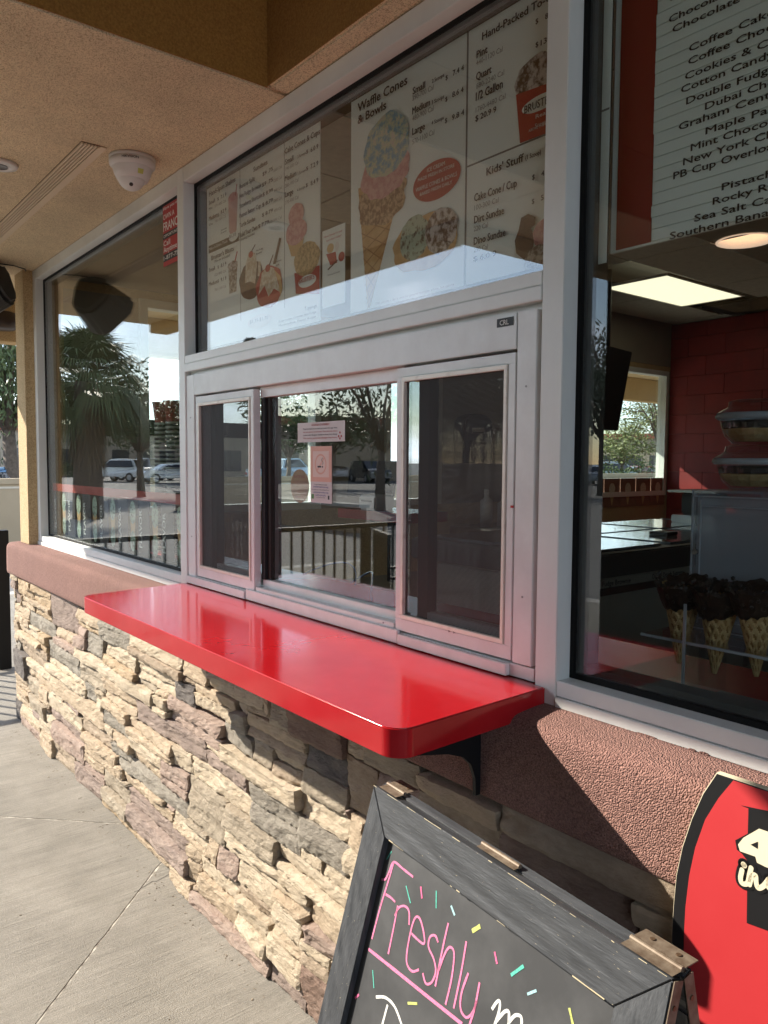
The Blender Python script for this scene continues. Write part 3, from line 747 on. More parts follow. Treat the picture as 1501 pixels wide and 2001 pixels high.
# poster on the left: shakes, sundaes, cake cones
YP = .068
p1 = thing('menu_poster', 'left menu poster with shakes, sundaes and cake cones behind the upper glass', 'menu', (-2.23, YP, 2.18), group='menu posters behind the upper window')
box('sheet', -2.566, -1.858, YP, YP+.002, 1.862, 2.427, PAPER, p1)
box('top_rail', -2.566, -1.852, YP-.006, YP+.006, 2.4275, 2.437, WHITEP, p1, .002)
q = Print(p1, YP, 350, 180, 3.7525)
for a, b in ((446, 585), (771, 395)):
    A, B = q.p(a, b), q.p(a, 1500)
    q.shape('rule', [(A.x, 2.42), (A.x+.0025, 2.42), (A.x+.0025, 1.93), (A.x, 1.93)], PAPERL, True)
for a in [("Hand-Spun Shakes",230,768,422,36),("Small",228,832,272,30),("$",290,797,300,22),("7.1 9",315,785,355,28),("Mix",228,868,253,16),("Medium",228,945,290,30),("$",292,915,300,24),("8.2 9",315,895,355,28),("Oz",228,985,255,16),
    ("Smooth",316,1022,358,12),("Creamy",316,1042,358,12),
    ("Bruster's Blasts",245,1235,410,34),("Mix-ins included",270,1252,380,18),("Small",228,1322,272,30),("$",292,1296,300,24),("8.1 9",315,1287,355,28),("Medium",228,1425,290,30),("$",292,1398,300,24),("9.1 9",315,1390,355,28),
    ("Sundaes",555,588,657,36),("Banana Split",453,712,565,32),("$9 .75",622,618,697,28),("Hot Fudge Brownie",453,782,612,32),("$9 .75",618,697,697,28),("Strawberry Shortcake",453,855,620,32),("$ 8.99",624,768,697,28),("Peanut Butter Cup",453,925,608,32),("$ 8.79",620,842,697,28),("Turtle Sundae",453,997,568,32),("$ 8.79",618,918,697,28),("Build Your Own",453,1068,583,36),("$ 7.79",590,1000,668,28),("1 topping included",453,1095,562,18),
    ("Hot Fudge",575,1172,625,14),("Brownie",575,1195,615,14),("Banana",718,1252,760,14),("Split",718,1280,745,14),
    ("Cake Cones & Cups",785,458,1042,42),("Small",787,535,848,40),("2 Scoops",878,488,938,20),("$",942,455,955,28),("6.0 9",975,443,1030,34),("Medium",787,657,870,40),("3 Scoops",878,612,938,20),("$",942,578,955,28),("7.2 9",975,564,1030,34),("Large",787,775,846,40),("4 Scoops",876,732,935,20),("$",940,700,953,28),("8.4 9",975,688,1030,34),
    ("Toppings",930,1602,1018,26),("Buttercream, Caramel, Hot Fudge",740,1690,1015,16),("Marshmallow, Peanut Butter",740,1722,1015,16),("$ .50 each",860,1745,980,16)]: q.text(*a, INK, .035)
for a in [("570-800 Cal",270,850,352,20),("740-1050 Cal",270,960,352,20),("620-880 Cal",270,1352,352,20),("760-1150 Cal",270,1462,352,20),("1000 Cal",703,590,762,22),("1200 Cal",703,665,762,22),("940 Cal",706,738,762,22),("1060 Cal",703,812,762,22),("970 Cal",706,885,762,22),("340-990 Cal",668,970,762,22),("190-500 Cal",790,580,885,26),("280-700 Cal",787,705,885,26),("370-900 Cal",787,828,885,26)]: q.text(*a, GREY, 0)
q.shape('shake_print', [(362, 775), (432, 745), (422, 1010), (412, 1030), (375, 1040), (368, 1020)], F_CUPP)
q.ell('shake_print', 362, 430, 735, 800, F_PINK, wob=.1)
q.shape('straw_print', [(412, 760), (422, 675), (428, 672), (419, 760)], F_RED)
q.shape('band_print', [(218, 1130), (440, 1032), (440, 1090), (218, 1185)], BAND)
q.text("Make It Extra Thick", 228, 1165, 365, 22, WHT, .01)
q.ell('price_oval', 368, 436, 1028, 1092, PAPER); q.text("$1.3 0", 378, 1075, 425, 26, INK, .01)
q.shape('blast_print', [(362, 1262), (430, 1240), (422, 1460), (372, 1480)], F_COOK)
q.ell('blast_print', 360, 432, 1238, 1310, F_CHOC, wob=.15)
q.shape('straw_print', [(408, 1240), (425, 1168), (432, 1168), (417, 1240)], F_RED)
q.ell('sundae_bowl_print', 445, 622, 1235, 1518, F_DK, wob=.08)
q.shape('cream_print', [(485, 1400), (492, 1260), (515, 1175), (560, 1180), (575, 1260), (560, 1405), (525, 1390)], F_CRM)
q.shape('cream_print', [(580, 1350), (585, 1240), (602, 1245), (600, 1350)], F_CRM)
q.ell('cherry_print', 514, 545, 1165, 1215, F_RED); q.shape('stem_print', [(530, 1170), (560, 1115), (565, 1118), (536, 1172)], F_DK)
q.ell('split_bowl_print', 568, 762, 1275, 1580, F_RED, wob=.1)
q.shape('cream_print', [(585, 1490), (610, 1330), (650, 1270), (700, 1290), (730, 1400), (748, 1470), (700, 1440), (660, 1500), (630, 1420)], F_CRM)
q.shape('banana_print', [(700, 1300), (750, 1350), (762, 1440), (745, 1500), (735, 1400)], F_TAN)
q.ell('cherry_print', 636, 672, 1265, 1318, F_RED); q.shape('stem_print', [(660, 1270), (692, 1190), (697, 1192), (668, 1275)], F_DK)
q.shape('wafer_stick_print', [(692, 1262), (738, 1068), (754, 1072), (712, 1262)], F_DK)
q.shape('cone_print', [(800, 1105), (918, 1068), (908, 1150), (880, 1205), (828, 1205)], F_TAN)
q.ell('scoop_print', 786, 942, 930, 1120, F_PINK, wob=.1, seed=3); q.ell('scoop_print', 808, 920, 816, 985, F_PINK, wob=.05); 
q.shape('cup_print', [(850, 1330), (1036, 1270), (1034, 1480), (862, 1480)], F_RED)
q.ell('scoop_print', 850, 1036, 1100, 1350, food('print_pecan_scoop', (.60, .44, .22), (.32, .22, .10), 46), wob=.08, seed=6)
q.ell('badge_print', 880, 1012, 1340, 1430, PAPER, n=20); q.text("BRUSTER'S", 890, 1405, 1002, 34, F_RED, .02)
q.ell('price_oval', 508, 682, 1630, 1730, WHT); q.text("$1.39-$1.70", 528, 1700, 662, 26, GREY, .01)
q.text("Additional toppings for your ice cream", 400, 1660, 800, 18, WHT, .01)
q.done()

# poster on the right: waffle cones, hand packed, kids
p2 = thing('menu_poster', 'right menu poster with a tall waffle cone and kids items behind the upper glass', 'menu', (-1.36, YP, 2.18), group='menu posters behind the upper window')
box('sheet', -1.711, -1.276, YP, YP+.002, 1.845, 2.418, PAPER, p2)
box('sheet', -1.274, -.90, YP, YP+.002, 1.845, 2.418, PAPER, p2)
box('top_rail', -1.711, -.90, YP-.006, YP+.006, 2.4185, 2.428, WHITEP, p2, .002)
q = Print(p2, YP, 650, 0, 3.2267)
hr = q.p(838, 1057)
q.shape('rule', [(-1.278, 2.418), (-1.2725, 2.418), (-1.2725, 1.845), (-1.278, 1.845)], PAPERL, True)
q.shape('rule', [(-1.272, hr.z+.002), (-.90, hr.z+.002), (-.90, hr.z-.002), (-1.272, hr.z-.002)], PAPERL, True)
for a in [("Waffle Cones",168,712,478,58),("& Bowls",168,787,345,55),("Small",515,600,592,45),("2 Scoops",636,528,712,25),("$",722,510,735,30),("7.4 4",768,482,836,35),("Medium",512,725,622,45),("3 Scoops",635,662,712,25),("$",720,645,733,30),("8.6 4",764,618,834,35),("Large",512,855,590,45),("4 Scoops",634,792,710,25),("$",718,780,731,30),("9.8 4",762,762,838,35),
    ("Hand-Packed To-Go",953,258,1425,50),("$",1290,158,1306,34),("8",1350,128,1368,36),(".9 9",1385,112,1440,36),("$",1290,305,1306,34),("13.9 9",1322,292,1440,36),("Pint",918,372,985,48),("Quart",915,512,1010,50),("1/2 Gallon",913,640,1080,55),("$ 20.9 9",910,770,1040,38),
    ("Kids' Stuff",980,1110,1212,50),("(1 Scoop)",1226,1012,1322,30),("$",1268,1137,1284,32),("4.8 9",1326,1115,1400,34),("$",1266,1289,1281,32),("5.9 9",1324,1267,1400,34),("Cake Cone / Cup",903,1274,1168,50),("Dirt Sundae",902,1412,1090,48),("Dino Sundae",900,1547,1098,48),("$ 6.0 9",898,1652,1040,34)]: q.text(*a, INK, .040)
for a in [("390-700 Cal",512,640,645,34),("480-900 Cal",512,768,645,34),("570-1100 Cal",512,915,650,34),("440-1120 Cal",915,418,1080,34),("880-2240 Cal",915,565,1090,34),("1760-4480 Cal",912,714,1098,34),("100-300 Cal",903,1330,1055,34),("220 Cal",900,1462,988,32),("290 Cal",900,1595,988,32),
    ("2000 calories a day is used for general nutrition advice, but calorie",275,1925,775,16),("needs vary. Additional nutrition information available upon request.",275,1952,770,16)]: q.text(*a, GREY, 0)
a_, b_, c_ = q.p(163, 1190), q.p(462, 1120), q.p(228, 1945)
q.shape('cone_print', [(a_.x, a_.z), (b_.x, a_.z+.004), (c_.x+.006, c_.z), (c_.x-.004, c_.z)], F_WAF, True)
for k in range(9):      # lattice lines on the printed cone
    u = (k+.5)/9; L0 = Vector((a_.x, a_.z)).lerp(Vector((c_.x-.004, c_.z)), u*.95); R1 = Vector((b_.x, a_.z)).lerp(Vector((c_.x+.006, c_.z)), min(1, u*.95+.16))
    q.shape('lattice_print', [(L0.x, L0.y), (L0.x, L0.y-.003), (R1.x, R1.y-.003), (R1.x, R1.y)], F_WAFD, True)
    R0_ = Vector((b_.x, a_.z)).lerp(Vector((c_.x+.006, c_.z)), u*.95); L1 = Vector((a_.x, a_.z)).lerp(Vector((c_.x-.004, c_.z)), min(1, u*.95+.16))
    q.shape('lattice_print', [(R0_.x, R0_.y), (R0_.x, R0_.y-.003), (L1.x, L1.y-.003), (L1.x, L1.y)], F_WAFD, True)
q.ell('scoop_print', 168, 470, 1080, 1420, F_BRN, wob=.2, seed=2, n=40); q.ell('scoop_print', 190, 492, 930, 1240, F_PINK, wob=.14, seed=4, n=40); q.ell('scoop_print', 205, 488, 715, 1110, F_BLUE, wob=.10, seed=5, n=40)
q.ell('oval_badge', 513, 813, 1010, 1258, F_RED, n=40)
for a in [("ICE CREAM",605,1090,717,26),("MADE FRESH IN STORE",548,1150,776,22),("WAFFLE CONES & BOWLS",533,1215,792,26),("BAKED FRESH DAILY",560,1240,762,22)]: q.text(*a, WHT, .015)
q.ell('bowl_print', 385, 800, 1350, 1700, F_WAF, wob=.10, seed=9, n=40); q.ell('scoop_print', 428, 620, 1362, 1640, F_MINT, wob=.12, seed=3); q.ell('scoop_print', 590, 790, 1305, 1600, F_CHOC, wob=.12, seed=8)
q.ell('cream_print', 1158, 1430, 345, 610, F_CHOC, wob=.12, seed=5)
q.shape('cup_print', [(1162, 600), (1440, 500), (1425, 815), (1188, 905)], F_RED)
q.ell('badge_print', 1200, 1445, 595, 695, PAPER, n=24); q.text("BRUSTER'S", 1218, 722, 1425, 52, INK, .01); q.text("Real", 1290, 752, 1360, 26, WHT, .01); q.text("Scoops", 1285, 810, 1370, 26, WHT, .0); q.text("ABOVE THE REST", 1245, 838, 1390, 18, WHT, .01)
q.shape('cookie_print', [(1195, 1375), (1240, 1350), (1285, 1370), (1280, 1420), (1255, 1440), (1280, 1500), (1270, 1560), (1215, 1640), (1165, 1600), (1155, 1520), (1180, 1450)], F_DK)
q.ell('scoop_print', 1270, 1400, 1385, 1560, F_PINK, wob=.1); q.ell('sundae_cup_print', 1215, 1400, 1545, 1760, F_COOK, wob=.05)
q.done()

p3 = thing('notice_card', 'small white notice card with a cartoon free drawing standing between the two menu posters', 'sign', (-1.8, YP, 2.0))
p3['label'] = 'small white card with a red and green drawing between the two menu posters'
box('card', -1.846, -1.738, YP, YP+.0015, 1.90, 2.112, PAPER, p3)
q = Print(p3, YP, 350, 180, 3.7525)
q.text("How Sweet is our", 1072, 1075, 1208, 16, F_RED, .01); q.text("ice cream today?", 1090, 1100, 1200, 16, F_RED, .01); q.text("Scoop & Smile", 1100, 1350, 1190, 12, INK, 0)
q.ell('drawing', 1085, 1135, 1110, 1180, F_TAN); q.shape('drawing', [(1080, 1190), (1150, 1170), (1160, 1250), (1110, 1270)], F_RED); q.ell('drawing', 1170, 1215, 1170, 1240, F_RED); q.ell('drawing', 1145, 1175, 1095, 1170, WHT)
q.shape('drawing', [(1090, 1300), (1160, 1230), (1166, 1234), (1096, 1306)], F_DK)
q.done()

# flavour board in the right window
fb = thing('flavour_board', 'large white flavour list with a red band hanging inside the right window', 'menu', (-.3, .1, 2.3))
YF = .098
box('backboard', -.912, 1.0, YF, YF+.006, 1.868, 2.90, PAPER, fb)
REDB = mat('flavour_board_red', (.30, .02, .015), .6)
box('red_band', -.899, -.825, YF-.0015, YF-.0002, 1.872, 2.435, REDB, fb)
q = Print(fb, YF, 1100, 0, 2.858)
for zt, zb in [(1338+40-66*k, 1338+40-66*(k-1)) for k in range(0, 24)]:
    A = q.p(512, zb-30); B = q.p(512, zt-30)
    z0_, z1_ = A.z, B.z
    if z1_ > 2.44 or z0_ < 1.868: continue
    box('name_strip', -.823+random.uniform(-.0015, .0015), .99, YF-.0035, YF-.0003, z0_+.0007, z1_-.0007, PAPER, fb)
SPC = 41.5
for s_, xl, yb in [("Butter Pecan",640,-55),("Black Raspberry",610,10),("Chocolate Chip",600,135),("Chocolate Raspberry",620,190),("Coffee Cake",712,295),("Coffee Chocolate Chip",708,368),("Cookies & Cream",690,452),("Cotton Candy",668,525),("Double Fudge Brownie",697,588),("Dubai Chocolate",802,618),("Graham Central",655,732),("Maple Pancake",805,755),("Mint Chocolate Chip",722,848),("New York Cheesecake",680,927),("PB Cup Overload",625,1005),("Pistachio",895,1067),("Rocky Road",845,1147),("Sea Salt Caramel",742,1242),("Southern Banana",605,1340)]:
    A = q.p(xl, yb); B = q.p(xl, yb-44)
    cw = .0125*1.07
    bm = BM()
    nw = sum(.45 if ch in 'il ' else (1.45 if ch in 'MmWw&' else 1) for ch in s_)
    addtext(bm, s_, lambda u, v: Vector((A.x+u, YF-.0045, A.z+v)), nw*.01395, (B.z-A.z)*.92, .034)
    new('lettering', bm, INK, fb)
q.done()
# order badge lettering, franchise poster
q = Print(sw, .0024, 0, 0, 1); bm = BM()
A = Vector((-1.103, 1.7470)); addtext(bm, "CRL", lambda u, v: Vector((A.x+u, -.0006+.0007-.0008, A.y+v)), .024, .0105, .03); new('lettering', bm, WHT, sw)
fp = thing('window_decal', 'narrow red franchise decal at the top right of the left window', 'sign', (-2.8, .06, 2.35))
box('decal', -2.885, -2.665, .0425-.0016, .0425-.0004, 2.205, 2.437, mat('decal_red', (.42, .03, .03), .5), fp)
box('black_band', -2.885, -2.665, .0405, .0408, 2.305, 2.327, PLBLACK, fp); box('black_band', -2.885, -2.665, .0405, .0408, 2.222, 2.250, PLBLACK, fp)
for s_, z_, c_, w_ in (("Have you ever", 2.413, .012, .16), ("OWN A", 2.378, .020, .10), ("FRANCHISE", 2.335, .034, .26), ("OPPORTUNITIES", 2.311, .011, .16), ("Call", 2.280, .02, .06), ("Anytime", 2.256, .02, .12), ("1-877-755", 2.228, .016, .15)):
    bm = BM(); addtext(bm, s_, lambda u, v: Vector((-2.880+u, .0402, z_+v)), min(w_, .21), c_, .02); new('lettering', bm, WHT, fp)

# stickers on the order window glass
YG = .0475
st1 = thing('sticker', 'narrow white allergen notice strip stuck on the order window glass', 'sticker', (-1.82, YG, 1.55), group=None)
STK = mat('sticker_white', (.66, .62, .60), .5); PEACH = mat('sticker_peach', (.72, .40, .30), .5)
box('strip', -1.942, -1.706, YG-.001, YG, 1.524, 1.580, STK, st1)
bm = BM(); bm2 = BM()
addtext(bm2, "ALLERGEN STATEMENT", lambda u, v: Vector((-1.868+u, YG-.0014, 1.5695+v)), .09, .006, .02)
for k, (s_, m_) in enumerate((("Please be advised our ice cream may contain milk, eggs, wheat,", 0), ("tree nuts, peanuts, soy and sesame. Menu items may come in", 1), ("contact with allergens. Notify us of any food allergy.", 0), ("We cannot guarantee allergen free items.", 1))):
    addtext((bm, bm2)[m_], s_, lambda u, v: Vector((-1.912+u, YG-.0014, 1.560-k*.0088+v)), .172, .0046, .02)
new('lettering', bm, INK, st1); new('lettering', bm2, F_RED, st1)
bm = BM()
for cx_, cz_ in ((-1.728, 1.548), (-1.722, 1.538), (-1.734, 1.538), (-1.728, 1.532)): bmesh.ops.create_circle(bm, cap_ends=True, radius=.0035, segments=8, matrix=Matrix.Translation((cx_, YG-.0014, cz_)) @ Matrix.Rotation(R(90), 4, 'X'))
new('nut_mark', bm, F_RED, st1)
st2 = thing('sticker', 'tall peach no smoking sticker on the order window glass', 'sticker', (-1.82, YG, 1.43))
box('sheet', -1.873, -1.767, YG-.001, YG, 1.352, 1.512, STK, st2, 0)
box('peach_panel', -1.873, -1.767, YG-.0016, YG-.0011, 1.412, 1.512, PEACH, st2)
box('inner_panel', -1.860, -1.780, YG-.0021, YG-.0017, 1.425, 1.498, mat('sticker_pale_peach', (.76, .58, .50), .5), st2)
bm = BM()
for k in range(32):
    a0, a1 = 2*math.pi*k/32, 2*math.pi*(k+1)/32
    bm.faces.new([bm.verts.new((-1.820+r*math.cos(a), YG-.0024, 1.4615+r*math.sin(a))) for r, a in ((.024, a0), (.024, a1), (.029, a1), (.029, a0))])
bx(bm, -.024, .024, -.0002, .0002, -.0022, .0022, Matrix.Translation((-1.820, YG-.0024, 1.4615)) @ Matrix.Rotation(R(-45), 4, 'Y'))
new('prohibition_ring', bm, PEACH, st2)
bm = BM(); bx(bm, -1.835, -1.817, YG-.0028, YG-.0026, 1.452, 1.4565); bx(bm, -1.813, -1.808, YG-.0028, YG-.0026, 1.452, 1.4565)
for k in range(7):
    z_ = 1.460+k*.0028; x_ = -1.812+.004*math.sin(k*1.1); bx(bm, x_, x_+.0018, YG-.0028, YG-.0026, z_, z_+.0028)
new('cigarette_mark', bm, INK, st2)
bm = BM(); bm2 = BM()
addtext(bm, "To report violations visit us online", lambda u, v: Vector((-1.853+u, YG-.0016, 1.4025+v)), .064, .0034, .02)
addtext(bm2, "smokefreearizona.org", lambda u, v: Vector((-1.858+u, YG-.0016, 1.3955+v)), .074, .0046, .03)
addtext(bm, "For questions or help call anytime at", lambda u, v: Vector((-1.866+u, YG-.0016, 1.3880+v)), .086, .0032, .02)
addtext(bm2, "arizonasmoke.org", lambda u, v: Vector((-1.857+u, YG-.0016, 1.3800+v)), .074, .0046, .03)
addtext(bm2, "1-877-429-6676", lambda u, v: Vector((-1.846+u, YG-.0016, 1.3715+v)), .05, .0044, .03)
addtext(bm, "or smoke free help", lambda u, v: Vector((-1.842+u, YG-.0016, 1.3665+v)), .042, .0028, .01)
new('lettering', bm, INK, st2); new('lettering', bm2, mat('blue_ink', (.03, .05, .25), .5), st2)
box('green_mark', -1.868, -1.856, YG-.0016, YG-.0011, 1.363, 1.376, mat('green_ink', (.08, .25, .05), .5), st2); box('black_mark', -1.785, -1.778, YG-.0016, YG-.0011, 1.363, 1.374, INK, st2)
st3 = thing('sticker', 'round orange sticker left of the no smoking sticker', 'sticker', (-1.955, YG, 1.395))
bm = BM(); bmesh.ops.create_cone(bm, cap_ends=True, segments=32, radius1=.050, radius2=.050, depth=.001, matrix=Matrix.Translation((-1.953, .0605, 1.396)) @ Matrix.Rotation(R(90), 4, 'X'))
new('disc', bm, mat('sticker_orange', (.50, .24, .08), .5), st3)
bm = BM(); addtext(bm, "RATE US", lambda u, v: Vector((-1.985+u, .0597, 1.420+v)), .06, .009, .02); addtext(bm, "Scan here", lambda u, v: Vector((-1.98+u, .0597, 1.362+v)), .05, .006, .01); new('lettering', bm, F_RED, st3)

# ------------------------------------------------------------ things inside the shop
ic = thing('inner_counter', 'long red counter inside the shop running behind the windows', 'counter', (-1.5, .35, .96))
box('counter_top', -4.55, 1.2, .112, .60, .955, .995, REDIN, ic, .004); box('counter_base', -4.55, 1.2, .14, .56, -.009, .954, INW, ic)
# dipping cabinet
CABB = mat('cabinet_cream', (.60, .56, .46), .4, col2=(.54, .50, .42), nscale=3)
STEEL = mat('stainless', (.45, .45, .45), .25, .9)
dc = thing('dipping_cabinet', 'long ice cream dipping cabinet with flip lids and cream side inside the right window', 'freezer', (-2.4, 2.9, 0))
box('body', -2.85, -1.90, 1.30, 5.4, -.009, 1.0, CABB, dc, .01)
box('top_frame', -2.87, -1.88, 1.28, 5.42, 1.001, 1.10, mat('dull_steel', (.16, .155, .145), .4, .4), dc, .008)
LID = mat('clear_lid', (.25, .27, .28), .12, coat=.5)
for k in range(6):
    y = 1.36+k*.67
    box('lid', -2.82, -2.40, y, y+.60, 1.101, 1.112, LID, dc, .003); box('lid', -2.36, -1.93, y, y+.60, 1.101, 1.112, LID, dc, .003)
    box('handle', -2.20, -2.10, y+.25, y+.35, 1.113, 1.13, PLBLACK, dc, .003)
box('rub_rail', -1.8985, -1.88, 1.30, 5.4, .93, .96, STEEL, dc, .003)
for k, s_ in enumerate(("Hot Fudge Brownie", "Cookie Dough Supreme", "Cookie Dough")):
    yy = 1.42+k*.42; bm = BM()
    addtext(bm, s_, lambda u, v: Vector((-1.8985, yy+u, .965+v)), .26, .022, .02)
    new('lettering', bm, INK, dc)
# monitor, scales, trays
tv = thing('monitor', 'black menu monitor hanging tilted in front of the far side window', 'monitor', (-3.6, 4.0, 2.0), R(0))
bm = BM(); pr = [at(x, y, X=-3.6) for x, y in ((1150, 665), (1236, 688), (1208, 841), (1150, 838))]
a = [bm.verts.new(p) for p in pr]; b = [bm.verts.new(p+Vector((-.06, .0, 0))) for p in pr]
bm.faces.new(a); bm.faces.new(b[::-1])
for k in range(4): bm.faces.new((a[k], b[k], b[(k+1) % 4], a[(k+1) % 4]))
bmesh.ops.recalc_face_normals(bm, faces=bm.faces); new('case', bm, PLBLACK, tv, .004)
bm = BM(); cyl(bm, (-3.63, 3.9, 2.3), (-3.63, 3.9, 2.935), .02); new('ceiling_mount', bm, PLBLACK, tv)
scl = thing('scale', 'small steel weighing scale on a stand next to the acrylic case', 'scale', (-2.6, 3.3, 1.11))
box('pan', -2.62, -2.30, 3.12, 3.42, 1.295, 1.31, STEEL, scl, .006); box('body', -2.56, -2.36, 3.18, 3.36, 1.16, 1.294, PLBLACK, scl, .01); box('foot', -2.60, -2.32, 3.14, 3.40, 1.113, 1.159, STEEL, scl, .006)
# cake bowls, acrylic case, cones
WAF = mat('waffle_cone', (.58, .36, .14), .7, col2=(.78, .56, .28), nscale=60, bump=.2, bscale=180)
WAFP = mat('waffle_pit_shade', (.30, .16, .05), .8, col2=(.42, .24, .09), nscale=80)  # darker pit faces: shade in the lattice hollows put into the colour
CHO = mat('dark_chocolate', (.022, .012, .008), .42, col2=(.05, .028, .018), nscale=60, bump=.6, bscale=160)
ACR = glassmat('clear_acrylic', tint=(.93, .94, .95), f0=.06)
ACE = mat('acrylic_edge', (.50, .52, .56), .15)
ACF = bpy.data.materials.new('frosted_acrylic'); ACF.use_nodes = True; _t = ACF.node_tree
_b = _t.nodes['Principled BSDF']; _b.inputs['Base Color'].default_value = (.60, .62, .68, 1); _b.inputs['Roughness'].default_value = .25; _b.inputs['Alpha'].default_value = .36
def waffle_cone(loc, label, tilt=0, seed=1, L=.160, r=.042):
    t = thing('waffle_cone', label, 'ice cream cone', loc, group='chocolate dipped waffle cones on the rack')
    bm = BM(); n = 72; prof = []; pits = {}
    for k in range(45):
        u = k/44; rings = []
        rr_ = .004+(r-.004)*u**.92
        row = []
        for i in range(n):
            a_ = 2*math.pi*i/n
            g1 = math.cos((a_*5+u*16)); g2 = math.cos((a_*5-u*16))
            pit = abs(g1) < .86 and abs(g2) < .86; d = -.0024*(1 if pit else 0)*min(1, u*3); pits[(k, i)] = pit
            row.append(bm.verts.new((math.cos(a_)*(rr_+d), math.sin(a_)*(rr_+d)*.92, u*L+(.006*math.sin(a_*2+seed) if k == 44 else 0))))
        prof.append(row)
    for r0, r1 in zip(prof, prof[1:]):
        for i in range(n):
            f_ = bm.faces.new((r0[i], r0[(i+1) % n], r1[(i+1) % n], r1[i])); k_ = prof.index(r0)
            if pits[(k_, i)] and pits[(k_+1, (i+1) % n)]: f_.material_index = 1
    bm.faces.new(prof[0][::-1])
    bm.transform(Matrix.Rotation(R(tilt), 4, 'Y'))
    wf_ = new('wafer', bm, WAF, t, world=False); wf_.data.materials.append(WAFP)
    bm = BM(); rnd = random.Random(seed); rows = []
    for k, (u, e) in enumerate(((.74, .0005), (.78, .004), (.86, .006), (.96, .009), (1.04, .012), (1.08, .006), (1.02, -.006), (.95, -.012))):
        rr_ = .004+(r-.004)*u**.92+e; row = []
        for i in range(40):
            a_ = 2*math.pi*i/40
            w_ = noise.noise(Vector((math.cos(a_)*4, math.sin(a_)*4, u*9+seed)))*.006
            row.append(bm.verts.new((math.cos(a_)*(rr_+w_), math.sin(a_)*(rr_+w_)*.92, u*L+w_*1.5+(.008*math.cos(a_-1)))))
        rows.append(row)
    for r0, r1 in zip(rows, rows[1:]):
        for i in range(40): bm.faces.new((r0[i], r0[(i+1) % 40], r1[(i+1) % 40], r1[i]))
    for k in range(70):
        a_ = rnd.uniform(0, 6.283); u = rnd.uniform(.80, 1.1); rr_ = .004+(r-.004)*u+.009
        bmesh.ops.create_icosphere(bm, subdivisions=1, radius=rnd.uniform(.0028, .0055), matrix=Matrix.Translation((math.cos(a_)*rr_, math.sin(a_)*rr_*.92, u*L+.004)))
    bm.transform(Matrix.Rotation(R(tilt), 4, 'Y'))
    new('chocolate_rim', bm, CHO, t, world=False)
    return t
for px, py, sd, lb in ((1326, 1296, 1, 'chocolate dipped waffle cone at the left end of the acrylic rack'), (1396, 1316, 2, 'chocolate dipped waffle cone second from the left on the acrylic rack'), (1478, 1322, 5, 'chocolate dipped waffle cone at the right edge of the picture on the acrylic rack')):
    p = at(px, py, Y=.27); waffle_cone(p, lb, 2 if sd != 5 else -2, sd)
rk = thing('cone_rack', 'clear acrylic rack holding the dipped waffle cones inside the right window', 'rack', (-.7, .3, 1.0))
box('shelf', -.90, -.42, .22, .33, 1.118, 1.122, ACR, rk); box('shelf_edge', -.90, -.42, .216, .2195, 1.1175, 1.1225, ACE, rk)
for x in (-.795, -.47): box('side_panel', x, x+.004, .20, .36, .996, 1.20, ACR, rk); box('panel_edge', x-.0005, x+.0045, .196, .1995, .996, 1.20, ACE, rk)
box('base', -.80, -.42, .20, .36, .9955, .9995, mat('rack_base_grey', (.12, .12, .14), .2), rk)
cs = thing('display_case', 'clear acrylic pastry case with a round lock behind the dipped cones', 'case', (-.6, .5, 1.2))
A = at(1357, 957, Y=.36)
x0, z1 = A.x, A.z; z0 = at(1355, 1232, Y=.36).z
for nm, a in (('top_panel', (x0, -.36, .36, .66, z1-.005, z1)), ('back_panel', (x0, -.36, .656, .66, z0, z1-.006)), ('side_panel', (x0, x0+.005, .361, .655, z0, z1-.006)), ('side_panel', (-.365, -.36, .361, .655, z0, z1-.006)), ('shelf', (x0+.006, -.366, .362, .654, z0+.0, z0+.005)), ('door', (x0+.012, -.37, .354, .358, z0+.012, z1-.012))): box(nm, *a, ACF, cs)
for a in ((x0, -.36, .350, .3535, z1-.014, z1-.011), (x0, -.36, .350, .3535, z0+.008, z0+.011), (x0+.001, x0+.004, .350, .3535, z0, z1), (x0+.020, x0+.022, .350, .3535, z0+.02, z1-.02), (x0+.022, -.36, .350, .3535, z1-.034, z1-.032), (x0+.022, -.36, .350, .3535, z0+.03, z0+.032)): box('edge_strip', *a, ACE, cs)
box('leg', x0, x0+.004, .40, .42, .996, z0, ACR, cs); box('leg', x0, x0+.004, .60, .62, .996, z0, ACR, cs); box('leg', -.365, -.361, .60, .62, .996, z0, ACR, cs)
bm = BM(); bmesh.ops.create_cone(bm, cap_ends=True, segments=20, radius1=.006, radius2=.006, depth=.008, matrix=Matrix.Translation((x0+.013, .349, (z0+z1)/2+.02)) @ Matrix.Rotation(R(90), 4, 'X')); new('lock', bm, STEEL, cs)
wb = thing('waffle_bowl', 'folded waffle shell lying inside the acrylic pastry case', 'wafer', (-.6, .5, z0+.01))
bm = BM(); prv = None
for k in range(25):
    a_ = math.pi*k/24; row = [bm.verts.new((-.62+.16*u_*math.cos(a_)*1.0, .50+.05*(1-u_), z0+.007+.11*u_*math.sin(a_)+.002*math.sin(k*2.6)*(1 if True else 0))) for u_ in (.0, .25, .5, .75, 1.0)]
    if prv:
        for i in range(4):
            try: bm.faces.new((prv[i], prv[i+1], row[i+1], row[i]))
            except ValueError: pass
    prv = row
new('wafer', bm, WAF, wb)
